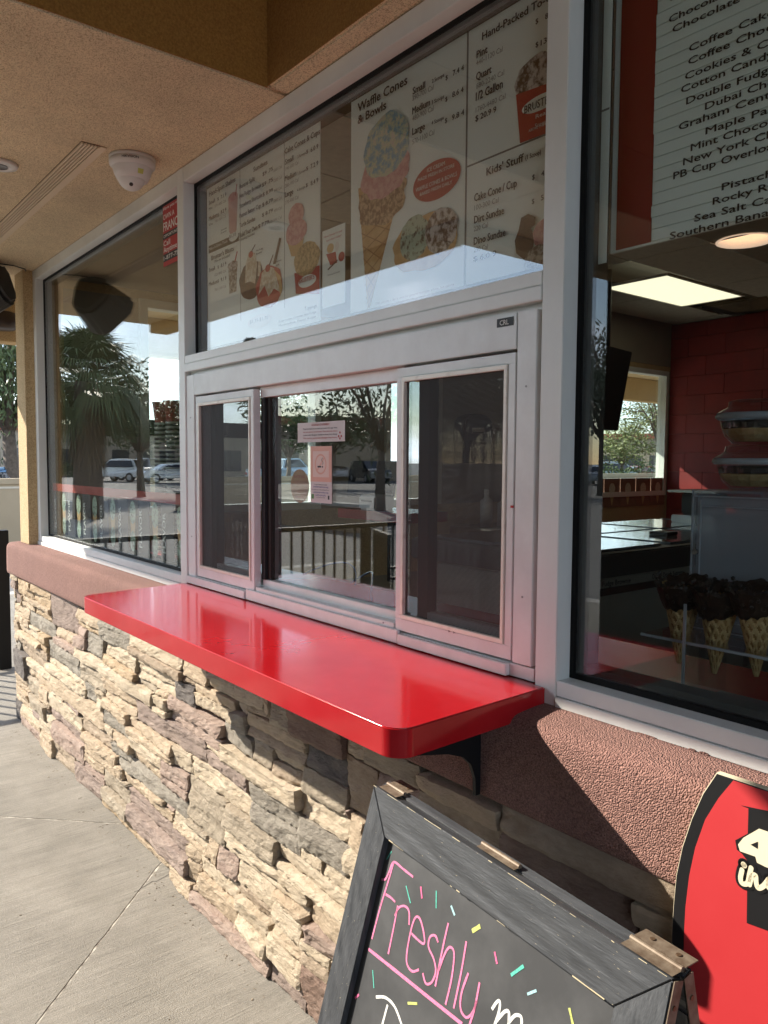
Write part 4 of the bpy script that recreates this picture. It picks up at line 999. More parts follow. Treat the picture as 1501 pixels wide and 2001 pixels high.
def bowl(c, lb):
    t = thing('cake_bowl', lb, 'bowl', c, group='stacked clear bowls on the pastry case')
    wv = lambda k, n: .018*math.cos(k*2*math.pi/n*18)
    bm = BM(); lathe(bm, [(.036, 0), (.046, .003), (.060, .018), (.068, .040), (.0715, .060)], c, 72, wob=wv); new('clear_bowl', bm, ACR, t, smooth=True)
    bm = BM(); lathe(bm, [(.076, .053), (.0815, .058), (.078, .066), (.0755, .066), (.0755, .058), (.076, .053)], c, 48); new('rim', bm, ACE, t, smooth=True)
    bm = BM(); lathe(bm, [(.078, .0665), (.070, .072), (.060, .077), (.056, .080), (.055, .091), (.045, .0935), (0, .094)], c, 48); new('lid', bm, ACR, t, smooth=True)
    bm = BM(); lathe(bm, [(.0, .006), (.040, .007), (.056, .020), (.062, .030), (.0625, .033), (0, .034)], c, 32, wob=lambda k, n: .02*math.sin(k*3.7)); new('waffle_filling', bm, WAF, t)
    bm = BM(); lathe(bm, [(.064, .0345), (.0665, .045), (.060, .050), (0, .052)], c, 32, wob=lambda k, n: .03*math.sin(k*5.1)); new('chocolate_filling', bm, CHO, t)
bx_ = at(1470, 945, Y=.47); bc = Vector((bx_.x, .47, z1+.001))
bowl(bc, 'lower clear lidded bowl of waffle pieces standing on the acrylic case'); bowl(bc+Vector((.004, 0, .0955)), 'upper clear lidded bowl of waffle pieces on top of the stack')
# till, printer and small red shelf seen through the order window
A = at(725, 950, Y=.75)
tl = thing('till', 'black touch screen till on a bent stand behind the order window glass', 'till', (A.x, .75, 1.0))
bm = BM(); bx(bm, -.10, .10, -.012, .012, -.075, .075, Matrix.Translation((A.x+.01, .75, A.z+.03)) @ Matrix.Rotation(R(35), 4, 'Z') @ Matrix.Rotation(R(-20), 4, 'X')); new('screen', bm, PLBLACK, tl, .006)
bm = BM(); tube(bm, [(A.x+.03, .78, A.z-.02), (A.x+.06, .80, A.z-.08), (A.x+.03, .78, 1.26)], .015); new('stand', bm, PLBLACK, tl)
A = at(732, 982, Y=.70)
pr_ = thing('receipt_printer', 'white receipt printer on the small red shelf behind the order window', 'printer', (A.x, .7, A.z-.03))
box('case', A.x-.055, A.x+.055, .66, .76, A.z-.028, A.z+.03, WHITEP, pr_, .008); box('paper_slot', A.x-.035, A.x+.035, .658, .6595, A.z+.004, A.z+.010, PLBLACK, pr_)
B = at(683, 1001, Y=.70)
rs = thing('shelf', 'short red shelf holding the receipt printer behind the order window', 'shelf', (A.x, .7, B.z))
box('board', B.x, B.x+.42, .64, .86, B.z-.018, A.z-.0285, REDIN, rs, .002); box('post', B.x+.2, B.x+.24, .74, .78, .996, B.z-.019, PLBLACK, rs)
# loops of blue hose on the inner counter
HOSE = mat('clear_blue_hose', (.16, .20, .42), .2)
bm = BM()
for k, (px, py) in enumerate(((640, 1120), (700, 1140))):
    P0 = at(px, py, Z=.999); pts = []
    for i in range(24):
        u = i/23; pts.append((P0.x+u*.34, P0.y-.12+.10*math.sin(u*3+k), .999+.006+.07*math.sin(u*math.pi)*(1-u*.4)))
    tube(bm, pts, .004, 6)
hs = new('hose', bm, HOSE, None, smooth=True); tag(hs, 'loops of thin blue hose lying on the counter behind the order window glass', 'hose')
# wall dispenser and small notices on the side wall
ds = thing('paper_dispenser', 'tall black paper towel dispenser on the cream side wall behind the right screen', 'dispenser', (-4.62, 3.42, 1.4))
a0, a1 = at(888, 815, X=-4.62), at(942, 905, X=-4.62)
bm = BM(); yc, hw = (a0.y+a1.y)/2, (a1.y-a0.y)/2*1.02
pts = [(yc-hw, a1.z), (yc+hw, a1.z)]+[(yc+hw*math.cos(R(k)), a0.z-.06+.09*math.sin(R(k))) for k in range(0, 181, 20)]
a = [bm.verts.new((-4.628, y, z)) for y, z in pts]; b = [bm.verts.new((-4.50, y, z)) for y, z in pts]
bm.faces.new(a); bm.faces.new(b[::-1])
for k in range(len(pts)): bm.faces.new((a[k], b[k], b[(k+1) % len(pts)], a[(k+1) % len(pts)]))
bmesh.ops.recalc_face_normals(bm, faces=bm.faces); new('cover', bm, PLBLACK, ds, .01)
box('label', -4.499, -4.497, yc-.08, yc+.06, a0.z-.12, a0.z-.085, WHITEP, ds)
sk = thing('sink', 'steel hand sink with bottles against the cream side wall behind the right screen', 'sink', (-4.4, 3.6, 0))
box('basin', -4.628, -4.1, 3.2, 4.6, .80, .95, STEEL, sk, .01); box('cabinet', -4.6, -4.15, 3.25, 4.55, -.009, .799, PLBLACK, sk)
for k, (y, h, m_) in enumerate(((3.35, .30, WHITEP), (3.55, .26, WHITEP), (3.85, .34, PLBLACK), (4.1, .38, PLBLACK))):
    bm = BM(); lathe(bm, [(.0, 0), (.05, 0), (.05, h*.7), (.02, h*.8), (.02, h), (0, h)], (-4.35, y, .951), 16)
    o = new('bottle', bm, m_, None, smooth=True); tag(o, ('squat white bottle nearest the window on the sink', 'second white bottle along the sink', 'black bottle beyond the white bottles on the sink', 'tallest black bottle at the far end of the sink')[k], 'bottle', 'bottles on the sink')
# stack of paper cups in the left window
CUPW = mat('cup_white', (.55, .53, .47), .6); CUPD = mat('cup_dark', (.05, .035, .03), .6)
for s_, (px, lb) in enumerate(((320, 'left one of the two tall stacks of striped cups in the left window'), (342, 'right one of the two tall stacks of striped cups in the left window'))):
    P0 = at(px, 960, Y=.42); t = thing('cup_stack', lb, 'cups', (P0.x, .42, .996), group='nested cup stacks in the left window')
    z = .996; k = 0
    while z < P0.z+.335:
        bm = BM(); lathe(bm, [(.036, 0), (.044, .010), (.044, .014), (.040, .014), (.034, .001)], (P0.x, .42, z), 20); new('cup', bm, CUPW if k % 2 == 0 else CUPD, t, smooth=True); z += .0112; k += 1
    bm = BM(); lathe(bm, [(.038, 0), (.050, .10), (.053, .10), (.053, .106), (.046, .106)], (P0.x, .42, z), 24); new('top_cup', bm, mat('cup_red', (.35, .03, .02), .5) if s_ == 0 else bpy.data.materials['cup_red'], t, smooth=True)
# window poster strip along the bottom of the left window
wp = thing('window_poster', 'strip poster with a red band and cone pictures at the bottom of the left window', 'poster', (-3.5, .06, 1.06))
box('red_band', -4.46, -2.72, .058, .0592, 1.300, 1.340, mat('poster_red', (.42, .035, .02), .6), wp)
DPN = mat('poster_dark_panel', (.035, .025, .03), .6)
for k in range(7):
    x = -4.45+k*.245
    box('panel', x, x+.125, .058, .0592, 1.065, 1.2985, DPN, wp)
    for zz, rx, rz in ((1.245, .034, .05), (1.12, .030, .045)):
        bm = BM(); bm.faces.new([bm.verts.new((x+.185+rx*math.cos(2*math.pi*i/24), .0573, zz+rz*math.sin(2*math.pi*i/24))) for i in range(24)]); new('cone_picture', bm, F_MINT if zz > 1.2 else food('print_mint_pale', (.50, .62, .50), (.20, .22, .16), 30), wp)
    bm = BM(); bm.faces.new([bm.verts.new(p) for p in ((x+.155, .0576, 1.205), (x+.215, .0576, 1.205), (x+.188, .0576, 1.07), (x+.182, .0576, 1.07))]); new('cone_picture', bm, F_WAF, wp)
    bm = BM(); addtext(bm, "FLAVOR", lambda u, v: Vector((x+.045-v, .0568, 1.10+u)), .16, .03, .03); new('lettering', bm, WHT, wp)

# ------------------------------------------------------------ on the soffit
cm = thing('dome_camera', 'white turret security camera under the tan soffit', 'camera', (-2.65, -.165, 2.492))
c0_ = (-2.65, -.165, 2.4915)
bm = BM(); lathe(bm, [(0, 0), (.076, 0), (.076, -.010), (.0735, -.0115), (.076, -.013), (.0745, -.028), (.066, -.036)], c0_, 48); new('base', bm, WHITEP, cm, smooth=True)
bm = BM(); lathe(bm, [(.0655, -.0355), (.060, -.055), (.050, -.075), (.0, -.078)], c0_, 48); new('housing', bm, WHITEP, cm, smooth=True)
bm = BM(); bmesh.ops.create_uvsphere(bm, u_segments=32, v_segments=20, radius=.046, matrix=Matrix.Translation((-2.648, -.170, 2.428))); new('eyeball', bm, WHITEP, cm, smooth=True)
bm = BM(); d = Vector((.62, -.25, -.75)).normalized(); cyl(bm, Vector((-2.648, -.170, 2.428))+d*.0445, Vector((-2.648, -.170, 2.428))+d*.0475, .0065); new('lens', bm, PLBLACK, cm)
toc = Vector((0-(-2.65), -1.18+.165, 0)).normalized(); rt_ = Vector((-toc.y, toc.x, 0))
bm = BM(); addtext(bm, "HIKVISION", lambda u, v: (lambda a_: Vector((-2.65, -.165, 0))+(toc*math.cos(a_)+rt_*math.sin(a_))*.0772+Vector((0, 0, 2.4665+v)))((u-.028-.004)/.074), .052, .0085, .03); new('lettering', bm, INK, cm)
bm = BM()
cc = Vector((-2.65, -.165, 0)); 
for (s0, s1, zt_, zb_) in ((.30, .62, 2.4415, 2.4265),):
    vv = [cc+(toc*math.cos(a_)+rt_*math.sin(a_))*rr_+Vector((0, 0, z_)) for a_, z_, rr_ in ((s0, zt_, .0625), (s1, zt_, .0625), (s1, zb_, .0575), (s0, zb_, .0575))]
    bm.faces.new([bm.verts.new(p) for p in vv])
new('sticker', bm, mat('camera_sticker', (.62, .60, .15), .5), cm)
lv = thing('linear_vent', 'long ribbed soffit vent strip running along the ceiling beside the camera', 'vent', (-3.8, -.3, 2.49))
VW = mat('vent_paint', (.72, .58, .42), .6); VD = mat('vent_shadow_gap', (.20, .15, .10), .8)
box('flange', -5.3, -2.615, -.283, -.262, 2.4875, 2.4915, VW, lv, .001)
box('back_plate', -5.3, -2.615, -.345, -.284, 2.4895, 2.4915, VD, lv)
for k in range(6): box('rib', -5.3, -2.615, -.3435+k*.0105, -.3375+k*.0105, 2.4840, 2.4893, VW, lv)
dl = thing('downlight', 'small round white downlight in the soffit at the left edge', 'light fixture', (-2.99, -.505, 2.49))
bm = BM(); lathe(bm, [(0, -.004), (.03, -.006), (.032, -.012), (.058, -.010), (.062, -.001), (0, -.0005)], (-2.99, -.505, 2.4915), 32); new('trim', bm, WHITEP, dl, smooth=True)
bm = BM(); lathe(bm, [(0, -.0075), (.026, -.0078), (.028, -.0125), (.0275, -.0128)], (-2.99, -.505, 2.4915), 24); new('lens', bm, mat('lens_grey', (.2, .2, .2), .3), dl, smooth=True)
sp = thing('speaker', 'black outdoor speaker hung under the soffit at the left corner', 'speaker', (-4.5, -.22, 2.49))
bm = BM(); ol = [(-.16, .05), (-.13, .13), (.13, .13), (.16, .05), (.10, -.10), (.05, -.145), (-.05, -.145), (-.10, -.10)]
Ms = Matrix.Translation((-4.50, -.25, 2.345)) @ Matrix.Rotation(R(-35), 4, 'Z') @ Matrix.Rotation(R(18), 4, 'Y') @ Matrix.Rotation(R(20), 4, 'X')
a = [bm.verts.new(Ms @ Vector((x*1.0, -.10, z))) for x, z in ol]; b = [bm.verts.new(Ms @ Vector((x*.75, .12, z*.75))) for x, z in ol]
bm.faces.new(a); bm.faces.new(b[::-1])
for k in range(8): bm.faces.new((a[k], b[k], b[(k+1) % 8], a[(k+1) % 8]))
bmesh.ops.recalc_face_normals(bm, faces=bm.faces); new('cabinet', bm, PLBLACK, sp, .02, seg=3)
bm = BM(); bx(bm, -4.56, -4.46, -.28, -.20, 2.44, 2.4915); new('bracket', bm, PLBLACK, sp, .004)
bm = BM(); tube(bm, [(-4.48, -.2, 2.487), (-4.44, -.12, 2.480), (-4.50, -.05, 2.484), (-4.56, -.03, 2.487)], .003); new('cable', bm, PLBLACK, sp)
A = at(6, 630, X=-5.40)
wl = thing('wall_lamp', 'small dark round lamp below the speaker at the far left', 'light fixture', (-5.4, A.y, A.z))
bm = BM(); lathe(bm, [(0, -.055), (.07, -.055), (.09, -.045), (.095, 0), (.09, .045), (.06, .055), (0, .055)], (-5.34, A.y-.02, A.z), 24); new('shade', bm, mat('bronze_dark', (.03, .02, .018), .4, .3), wl, smooth=True)
box('backplate', -5.452, -5.42, A.y-.05, A.y+.01, A.z-.04, A.z+.04, PLBLACK, wl)

# ------------------------------------------------------------ chalkboard
BW = mat('black_board_paint', (.040, .042, .046), .50, col2=(.075, .078, .083), nscale=14, stretch=(1, 1, 1), bump=.35, bscale=60, bdist=.002)
def woodpaint(name, stretch):
    m = mat(name, (.042, .045, .050), .42, col2=(.068, .072, .079), nscale=5, stretch=stretch, bump=.5, bscale=16, bdist=.0016, rvar=.08)
    t = m.node_tree; N = t.nodes; L = t.links; b = N['Principled BSDF']
    # worn through flecks of pale wood
    wv = N.new('ShaderNodeTexWave'); wv.wave_type = 'BANDS'; wv.bands_direction = 'DIAGONAL'; wv.inputs['Scale'].default_value = 16; wv.inputs['Distortion'].default_value = 9; wv.inputs['Detail'].default_value = 2; wv.inputs['Detail Scale'].default_value = .8
    wc = N.new('ShaderNodeTexCoord'); wm = N.new('ShaderNodeMapping'); wm.inputs['Scale'].default_value = tuple(.22 if q_ < 5 else 1 for q_ in stretch)
    L.new(wc.outputs['Object'], wm.inputs[0]); L.new(wm.outputs[0], wv.inputs[0])
    b0 = [n_ for n_ in N if n_.type == 'BUMP'][0]; b1_ = N.new('ShaderNodeBump'); b1_.inputs['Strength'].default_value = .7; b1_.inputs['Distance'].default_value = .0012
    L.new(wv.outputs['Fac'], b1_.inputs['Height']); L.new(b0.outputs[0], b1_.inputs['Normal']); L.new(b1_.outputs[0], b.inputs['Normal'])
    c = N.new('ShaderNodeTexCoord'); mpn = N.new('ShaderNodeMapping'); mpn.inputs['Scale'].default_value = stretch
    n = N.new('ShaderNodeTexNoise'); n.inputs['Scale'].default_value = 38; n.inputs['Detail'].default_value = 4
    r = N.new('ShaderNodeValToRGB'); r.color_ramp.elements[0].position = .715; r.color_ramp.elements[1].position = .74
    mxn = N.new('ShaderNodeMixRGB'); mxn.inputs[2].default_value = (.62, .52, .34, 1)
    old = b.inputs['Base Color'].links[0].from_socket
    L.new(c.outputs['Object'], mpn.inputs[0]); L.new(mpn.outputs[0], n.inputs[0]); L.new(n.outputs['Fac'], r.inputs[0]); L.new(r.outputs[0], mxn.inputs[0]); L.new(old, mxn.inputs[1]); L.new(mxn.outputs[0], b.inputs['Base Color'])
    return m
OA = Vector((-1.044, -.365, .905)); e1 = Vector((.606, -.056, 0)).normalized(); n0 = Vector((e1.y, -e1.x, 0)).normalized()
LEAN = R(16)
e2 = (n0*math.sin(LEAN)+Vector((0, 0, -1))*math.cos(LEAN)).normalized(); nA = e1.cross(e2).normalized()
if nA.dot(n0) < 0: nA = -nA
cb = thing('chalkboard', 'black framed folding chalkboard with Freshly written in pink chalk in front of the stone wall', 'chalkboard sign', (-.75, -.5, GZ))
WB, HB, FW = .609, .955, .0685
def AB(u, v, w_=0): return OA+e1*u+e2*v+nA*w_
def px_ab(x, y, off=0):
    r = ray(x, y); P0 = OA+nA*off; t = (P0-EYE).dot(nA)/r.dot(nA); h = EYE+r*t-P0
    return h.dot(e1), h.dot(e2)
WPH = woodpaint('painted_rail_wood', (2.2, 18, 18)); WPV = woodpaint('painted_stile_wood', (18, 18, 2.2))
def member(name, quad, m, w0=-.018, w1=.0, inner=-.006):
    """quad: (u,v) outer a, outer b, inner b, inner a"""
    bm = BM(); f = [bm.verts.new(AB(u, v, (w1 if k < 2 else inner))) for k, (u, v) in enumerate(quad)]; b = [bm.verts.new(AB(u, v, w0)) for u, v in quad]
    bm.faces.new(f); bm.faces.new(b[::-1])
    for k in range(4): bm.faces.new((f[k], b[k], b[(k+1) % 4], f[(k+1) % 4]))
    bmesh.ops.recalc_face_normals(bm, faces=bm.faces)
    return new(name, bm, m, cb, .0012)
g_ = .0007; FL = .0555
member('top_rail', [(g_, 0), (WB-g_, 0), (WB-FW-g_, FW), (FL+g_, FW)], WPH)
member('bottom_rail', [(WB-g_, HB), (g_, HB), (FL+g_, HB-FW), (WB-FW-g_, HB-FW)], WPH)
member('stile', [(0, HB-g_), (0, g_), (FL, FW+g_), (FL, HB-FW-g_)], WPV)
member('stile', [(WB, g_), (WB, HB-g_), (WB-FW, HB-FW-g_), (WB-FW, FW+g_)], WPV)
bm = BM(); q4 = [(FL-.006, FW-.006), (WB-FW+.006, FW-.006), (WB-FW+.006, HB-FW+.006), (FL-.006, HB-FW+.006)]
f = [bm.verts.new(AB(u, v, -.0176)) for u, v in q4]; b = [bm.verts.new(AB(u, v, -.021)) for u, v in q4]
bm.faces.new(f); bm.faces.new(b[::-1])
for k in range(4): bm.faces.new((f[k], b[k], b[(k+1) % 4], f[(k+1) % 4]))
bmesh.ops.recalc_face_normals(bm, faces=bm.faces)
SLATE = mat('chalk_slate', (.036, .037, .039), .6, col2=(.082, .083, .085), nscale=7, rvar=.08, cpos=(.42, .8)); new('slate', bm, SLATE, cb)
# worn pale edge along the frame
WORNW = mat('bare_wood_edge', (.52, .44, .28), .8)
bm = BM(); rn = random.Random(4)
for (a_, b_) in (((0, 0), (WB, 0)), ((FW, FW), (WB-FW, FW))):
    u = a_[0]
    while u < b_[0]:
        l = rn.uniform(.004, .03)
        if rn.random() < .34:
            w_ = rn.uniform(.0005, .0016 if a_[1] else .0011); off = .0004 if not a_[1] else -.0054
            v = a_[1]+(0 if not a_[1] else -w_)
            bm.faces.new([bm.verts.new(AB(min(uu, b_[0]), vv, off)) for uu, vv in ((u, v), (u+l, v+rn.uniform(0, .0004)), (u+l, v+w_), (u, v+w_))])
        u += l
new('worn_edge', bm, WORNW, cb)['kind'] = 'stuff'
# rear leg frame
OB = OA+e1*0-n0*.034; e2b = (-n0*math.sin(R(13))+Vector((0, 0, -1))*math.cos(R(13))).normalized(); nB = e1.cross(e2b).normalized()
if nB.dot(-n0) < 0: nB = -nB
def BB(u, v, w_=0): return OB+e1*u+e2b*v+nB*w_
for nm, quad in (('rear_rail', [(0, 0), (WB, 0), (WB, .05), (0, .05)]), ('rear_stile', [(0, .051), (.05, .051), (.05, .93), (0, .93)]), ('rear_stile', [(WB-.05, .051), (WB, .051), (WB, .93), (WB-.05, .93)]), ('rear_panel', [(.051, .051), (WB-.051, .051), (WB-.051, .9), (.051, .9)])):
    bm = BM(); w0, w1 = (-.016, 0) if nm != 'rear_panel' else (-.010, -.005)
    f = [bm.verts.new(BB(u, v, w1)) for u, v in quad]; b = [bm.verts.new(BB(u, v, w0)) for u, v in quad]
    bm.faces.new(f); bm.faces.new(b[::-1])
    for k in range(4): bm.faces.new((f[k], b[k], b[(k+1) % 4], f[(k+1) % 4]))
    bmesh.ops.recalc_face_normals(bm, faces=bm.faces); new(nm, bm, WPH if 'rail' in nm else WPV, cb, .0012)
BRZ = mat('old_brass', (.13, .09, .06), .6, .35, col2=(.24, .19, .14), nscale=60, rvar=.1)
def hinge(u0, u1, name='hinge', leaf=True):
    bm = BM(); up = Vector((0, 0, 1))
    P0, P1 = OA+e1*u0-n0*.010, OA+e1*u1-n0*.010
    # leaf on the rear frame top
    sh = 0 if leaf else -.012
    a_ = [OB+e1*u0+up*.0012+n0*.006, OB+e1*u1+up*.0012+n0*.006, OB+e1*u1+up*.0012-n0*(.016+sh), OB+e1*u0+up*.0012-n0*(.016+sh)]
    if leaf:
        f = [bm.verts.new(p+up*.0015) for p in a_]; b = [bm.verts.new(p) for p in a_]
        bm.faces.new(f); bm.faces.new(b[::-1])
        for k in range(4): bm.faces.new((f[k], b[k], b[(k+1) % 4], f[(k+1) % 4]))
        bmesh.ops.recalc_face_normals(bm, faces=bm.faces)
    cyl(bm, P0-n0*.012+up*.002, P1-n0*.012+up*.002, .0034, n=10)
    a_ = [OA+e1*u0+up*.0008-n0*(.003 if leaf else .010), OA+e1*u1+up*.0008-n0*(.003 if leaf else .010), OA+e1*u1+up*.0008-n0*.021, OA+e1*u0+up*.0008-n0*.021]
    bm.faces.new([bm.verts.new(p) for p in a_])
    h = new(name, bm, BRZ, cb)
    for uu in ((u0+(u1-u0)*.25, u0+(u1-u0)*.75) if leaf else ()):
        bm = BM(); c_ = OB+e1*uu+up*.0032-n0*.005; cyl(bm, c_-up*.001, c_+up*.0006, .0032, n=12); new('screw', bm, mat('screw_brass', (.16, .10, .06), .5, .6) if 'screw_brass' not in bpy.data.materials else bpy.data.materials['screw_brass'], h)
hinge(.012, .064); hinge(.265, .345, leaf=False); hinge(.535, .606)
for (Of, ed, nn) in ((OA, e2, -nA), (OB, e2b, -nB)):
    bm = BM(); c_ = Of+e1*(WB+.0012)
    a_ = [c_+ed*.001+nn*.001, c_+ed*.10+nn*.001, c_+ed*.10+nn*.017, c_+ed*.001+nn*.017]
    f = [bm.verts.new(p+e1*.0012) for p in a_]; b = [bm.verts.new(p) for p in a_]
    bm.faces.new(f); bm.faces.new(b[::-1])
    for k in range(4): bm.faces.new((f[k], b[k], b[(k+1) % 4], f[(k+1) % 4]))
    bmesh.ops.recalc_face_normals(bm, faces=bm.faces); h = new('end_plate', bm, BRZ, cb)
    for vv in (.03, .07):
        bm = BM(); cyl(bm, c_+ed*vv+nn*.009, c_+ed*vv+nn*.009+e1*.0022, .003, n=10); new('screw', bm, bpy.data.materials['screw_brass'], h)
# chalk writing traced on the slate
def chalk(name, strokes, m, wd):
    for st in strokes:
        bm = BM()
        pts = [Vector(px_ab(600+x/2.5017, 1400+y/2.5017, -.0175)) for x, y in st]
        sm = []
        for i in range(len(pts)-1):
            p0, p1, p2, p3 = pts[max(i-1, 0)], pts[i], pts[i+1], pts[min(i+2, len(pts)-1)]
            for k in range(6):
                t = k/6; sm.append(.5*((2*p1)+(p2-p0)*t+(2*p0-5*p1+4*p2-p3)*t*t+(3*p1-p0-3*p2+p3)*t**3))
        sm.append(pts[-1]); w2 = wd/2; prev = None
        for i, p in enumerate(sm):
            d = (sm[min(i+1, len(sm)-1)]-sm[max(i-1, 0)]); d.normalize(); nn = Vector((-d.y, d.x))*(w2*(1+.18*noise.noise(Vector((p.x*90, p.y*90, 0)))))
            cur = [bm.verts.new(AB(*(p+nn), -.0171)), bm.verts.new(AB(*(p-nn), -.0171))]
            if prev: bm.faces.new((prev[0], prev[1], cur[1], cur[0]))
            prev = cur
        new(name, bm, m, cb)
def chm(n_, c): return mat(n_, c, .9, col2=tuple(x*.42 for x in c), nscale=420, cpos=(.45, .78))
CPINK = chm('pink_chalk', (.72, .20, .36)); CWHT = chm('white_chalk', (.74, .73, .70)); CTEAL = chm('teal_chalk', (.10, .48, .38)); CYEL = chm('yellow_green_chalk', (.52, .56, .16)); CBLU = chm('pale_blue_chalk', (.35, .58, .62)); CHOT = chm('hot_pink_chalk', (.75, .14, .30))
chalk('chalk_writing', [[(425,712),(400,800),(360,930),(318,1088)],[(365,797),(385,795),(402,760),(425,712),(470,745),(520,785)],[(385,870),(410,885),(432,907)],
 [(445,925),(425,1030),(398,1162)],[(430,975),(450,935),(480,928),(500,955),(500,1020)],[(510,1060),(570,1112),(572,1060),(553,990),(530,985),(508,1050),(490,1150),(490,1210),(515,1246),(548,1238)],
 [(642,1105),(628,1072),(603,1078),(595,1125),(622,1190),(630,1250),(610,1300),(582,1305),(567,1255)],[(692,1010),(665,1130),(628,1320)],[(645,1240),(675,1160),(700,1128),(720,1160),(708,1280),(678,1410)],
 [(780,1100),(755,1250),(718,1428)],[(790,1255),(757,1350),(752,1430),(780,1472),(812,1445),(830,1390)],[(845,1300),(822,1420),(795,1510)]], CPINK, .0036)
chalk('chalk_underline', [[(302,1138),(430,1240),(560,1345),(660,1425),(760,1505)]], CPINK, .0052)
chalk('chalk_writing', [[(338,1372),(385,1375),(430,1420),(465,1510)],[(395,1410),(368,1510)],[(905,1432),(930,1395),(944,1395),(940,1440),(915,1520)],[(928,1490),(965,1445),(988,1448),(985,1520)],[(985,1500),(1018,1462),(1048,1470),(1050,1520)]], CWHT, .0043)
chalk('chalk_dash', [[(485,828),(507,913)],[(633,852),(632,938)],[(322,1240),(328,1328)],[(414,660),(390,700)]], CTEAL, .0022)
chalk('chalk_dash', [[(998,1265),(1060,1220)]], CTEAL, .0042); chalk('chalk_dash', [[(557,832),(563,890)],[(918,1150),(930,1210)],[(235,1378),(255,1360)]], CHOT, .0034)
chalk('chalk_dash', [[(705,925),(723,973)],[(1078,1358),(1123,1340)]], CBLU, .0036); chalk('chalk_dash', [[(808,1050),(848,1025)]], CYEL, .0062); chalk('chalk_dash', [[(1283,1425),(1303,1515)],[(493,1402),(540,1404)]], CYEL, .0036)

# ------------------------------------------------------------ red leaning sign
sg = thing('red_sign', 'red barrel shaped sign with a black border leaning on the wall at the right edge', 'sign', (-.3, -.2, GZ))
SLN = .02
def SP(x, z, off=0): return Vector((x, -.123-(1.03-z)*SLN-off, z))
nS = Vector((0, -1, -SLN)).normalized()
if nS.y > 0: nS = -nS
def px_s(x, y):
    r = ray(x, y); P0 = SP(0, 1.03); nn = Vector((0, 1, -SLN)); t = (P0-EYE).dot(nn)/r.dot(nn); h = EYE+r*t
    return h.x, h.z
S3 = 772/201
def zz(x, y): return px_s(1300+x/3.8408, 1480+y/3.8408)
out_l = [zz(*p) for p in ((402, 108), (300, 260), (215, 450), (145, 660), (100, 870), (80, 1080), (66, 1300), (64, 1530))]
in_l = [zz(*p) for p in ((530, 158), (420, 290), (320, 450), (245, 660), (200, 870), (172, 1100), (160, 1320), (158, 1560))]
CXs = -.215
def full(lst):
    xb, zb = lst[-1]; z_end = GZ+.004
    l = list(lst)+[(xb+.0, zb-.25), (xb+.03, .18), (xb+.085, z_end)]
    return l+[(2*CXs-x, z) for x, z in l[::-1]]
def sheet(name, pts, off, th, m):
    bm = BM(); f = [bm.verts.new(SP(x, z, off+th)) for x, z in pts]; b = [bm.verts.new(SP(x, z, off)) for x, z in pts]
    bm.faces.new(f); bm.faces.new(b[::-1])
    for k in range(len(pts)): bm.faces.new((f[k], b[k], b[(k+1) % len(pts)], f[(k+1) % len(pts)]))
    bmesh.ops.recalc_face_normals(bm, faces=bm.faces); return new(name, bm, m, sg)
SRED = mat('sign_red', (.50, .035, .04), .38, col2=(.54, .045, .05), nscale=3); SBLK = mat('sign_black', (.014, .014, .015), .40); SCRM = mat('sign_cream', (.78, .70, .50), .5)
sheet('core', full(out_l), -.004, .0098, SCRM); sheet('black_border', full([(x+.0008, z-.0012) for x, z in out_l]), .0060, .0004, SBLK); sheet('red_face', full([(x, z-.0012) for x, z in in_l]), .0066, .0004, SRED)
h_ = [zz(*p) for p in ((590, 350), (645, 370), (640, 560), (632, 1228))]
blk = [h_[0], h_[1], h_[2], h_[3]]; r_ = [(2*CXs-x, z) for x, z in blk[::-1]]
sheet('black_banner', blk+[(CXs, h_[3][1]+.03)]+r_+[(CXs, h_[0][1]+.045)], .0072, .0004, SBLK)
ol = [zz(*p) for p in ((725, 515), (640, 560), (548, 610), (560, 680), (600, 712), (640, 765), (772, 830))]
R_ = [(ol[-1][0]+.16, ol[-1][1]-.004), (ol[-1][0]+.16, ol[0][1]+.01)]
sheet('letter_outline', ol+R_, .0078, .0004, SBLK)
il = [zz(*p) for p in ((727, 522), (610, 590), (570, 640), (585, 690), (700, 730), (712, 775), (772, 805))]
sheet('letter_block', il+[(il[-1][0]+.155, il[-1][1]), (il[-1][0]+.155, il[0][1]+.006)], .0084, .0004, SCRM)
sheet('letter_counter', [zz(*p) for p in ((665, 640), (718, 618), (716, 670))], .0090, .0004, SBLK)
def stroke(pts, wd, off, m, name):
    sm = []; P_ = [Vector(zz(*p)) for p in pts]
    for i in range(len(P_)-1):
        p0, p1, p2, p3 = P_[max(i-1, 0)], P_[i], P_[i+1], P_[min(i+2, len(P_)-1)]
        for k in range(6):
            t = k/6; sm.append(.5*((2*p1)+(p2-p0)*t+(2*p0-5*p1+4*p2-p3)*t*t+(3*p1-p0-3*p2+p3)*t**3))
    sm.append(P_[-1]); bm = BM(); prev = None
    for i, p in enumerate(sm):
        d = (sm[min(i+1, len(sm)-1)]-sm[max(i-1, 0)]).normalized(); nn = Vector((-d.y, d.x))*wd/2
        cur = [bm.verts.new(SP(p.x+nn.x, p.y+nn.y, off)), bm.verts.new(SP(p.x-nn.x, p.y-nn.y, off))]
        if prev: bm.faces.new((prev[0], prev[1], cur[1], cur[0]))
        prev = cur
        if i in (0, len(sm)-1):
            bm.faces.new([bm.verts.new(SP(p.x+wd/2*math.cos(a_), p.y+wd/2*math.sin(a_), off+.0001)) for a_ in [2*math.pi*k/14 for k in range(14)]])
    new(name, bm, m, sg)
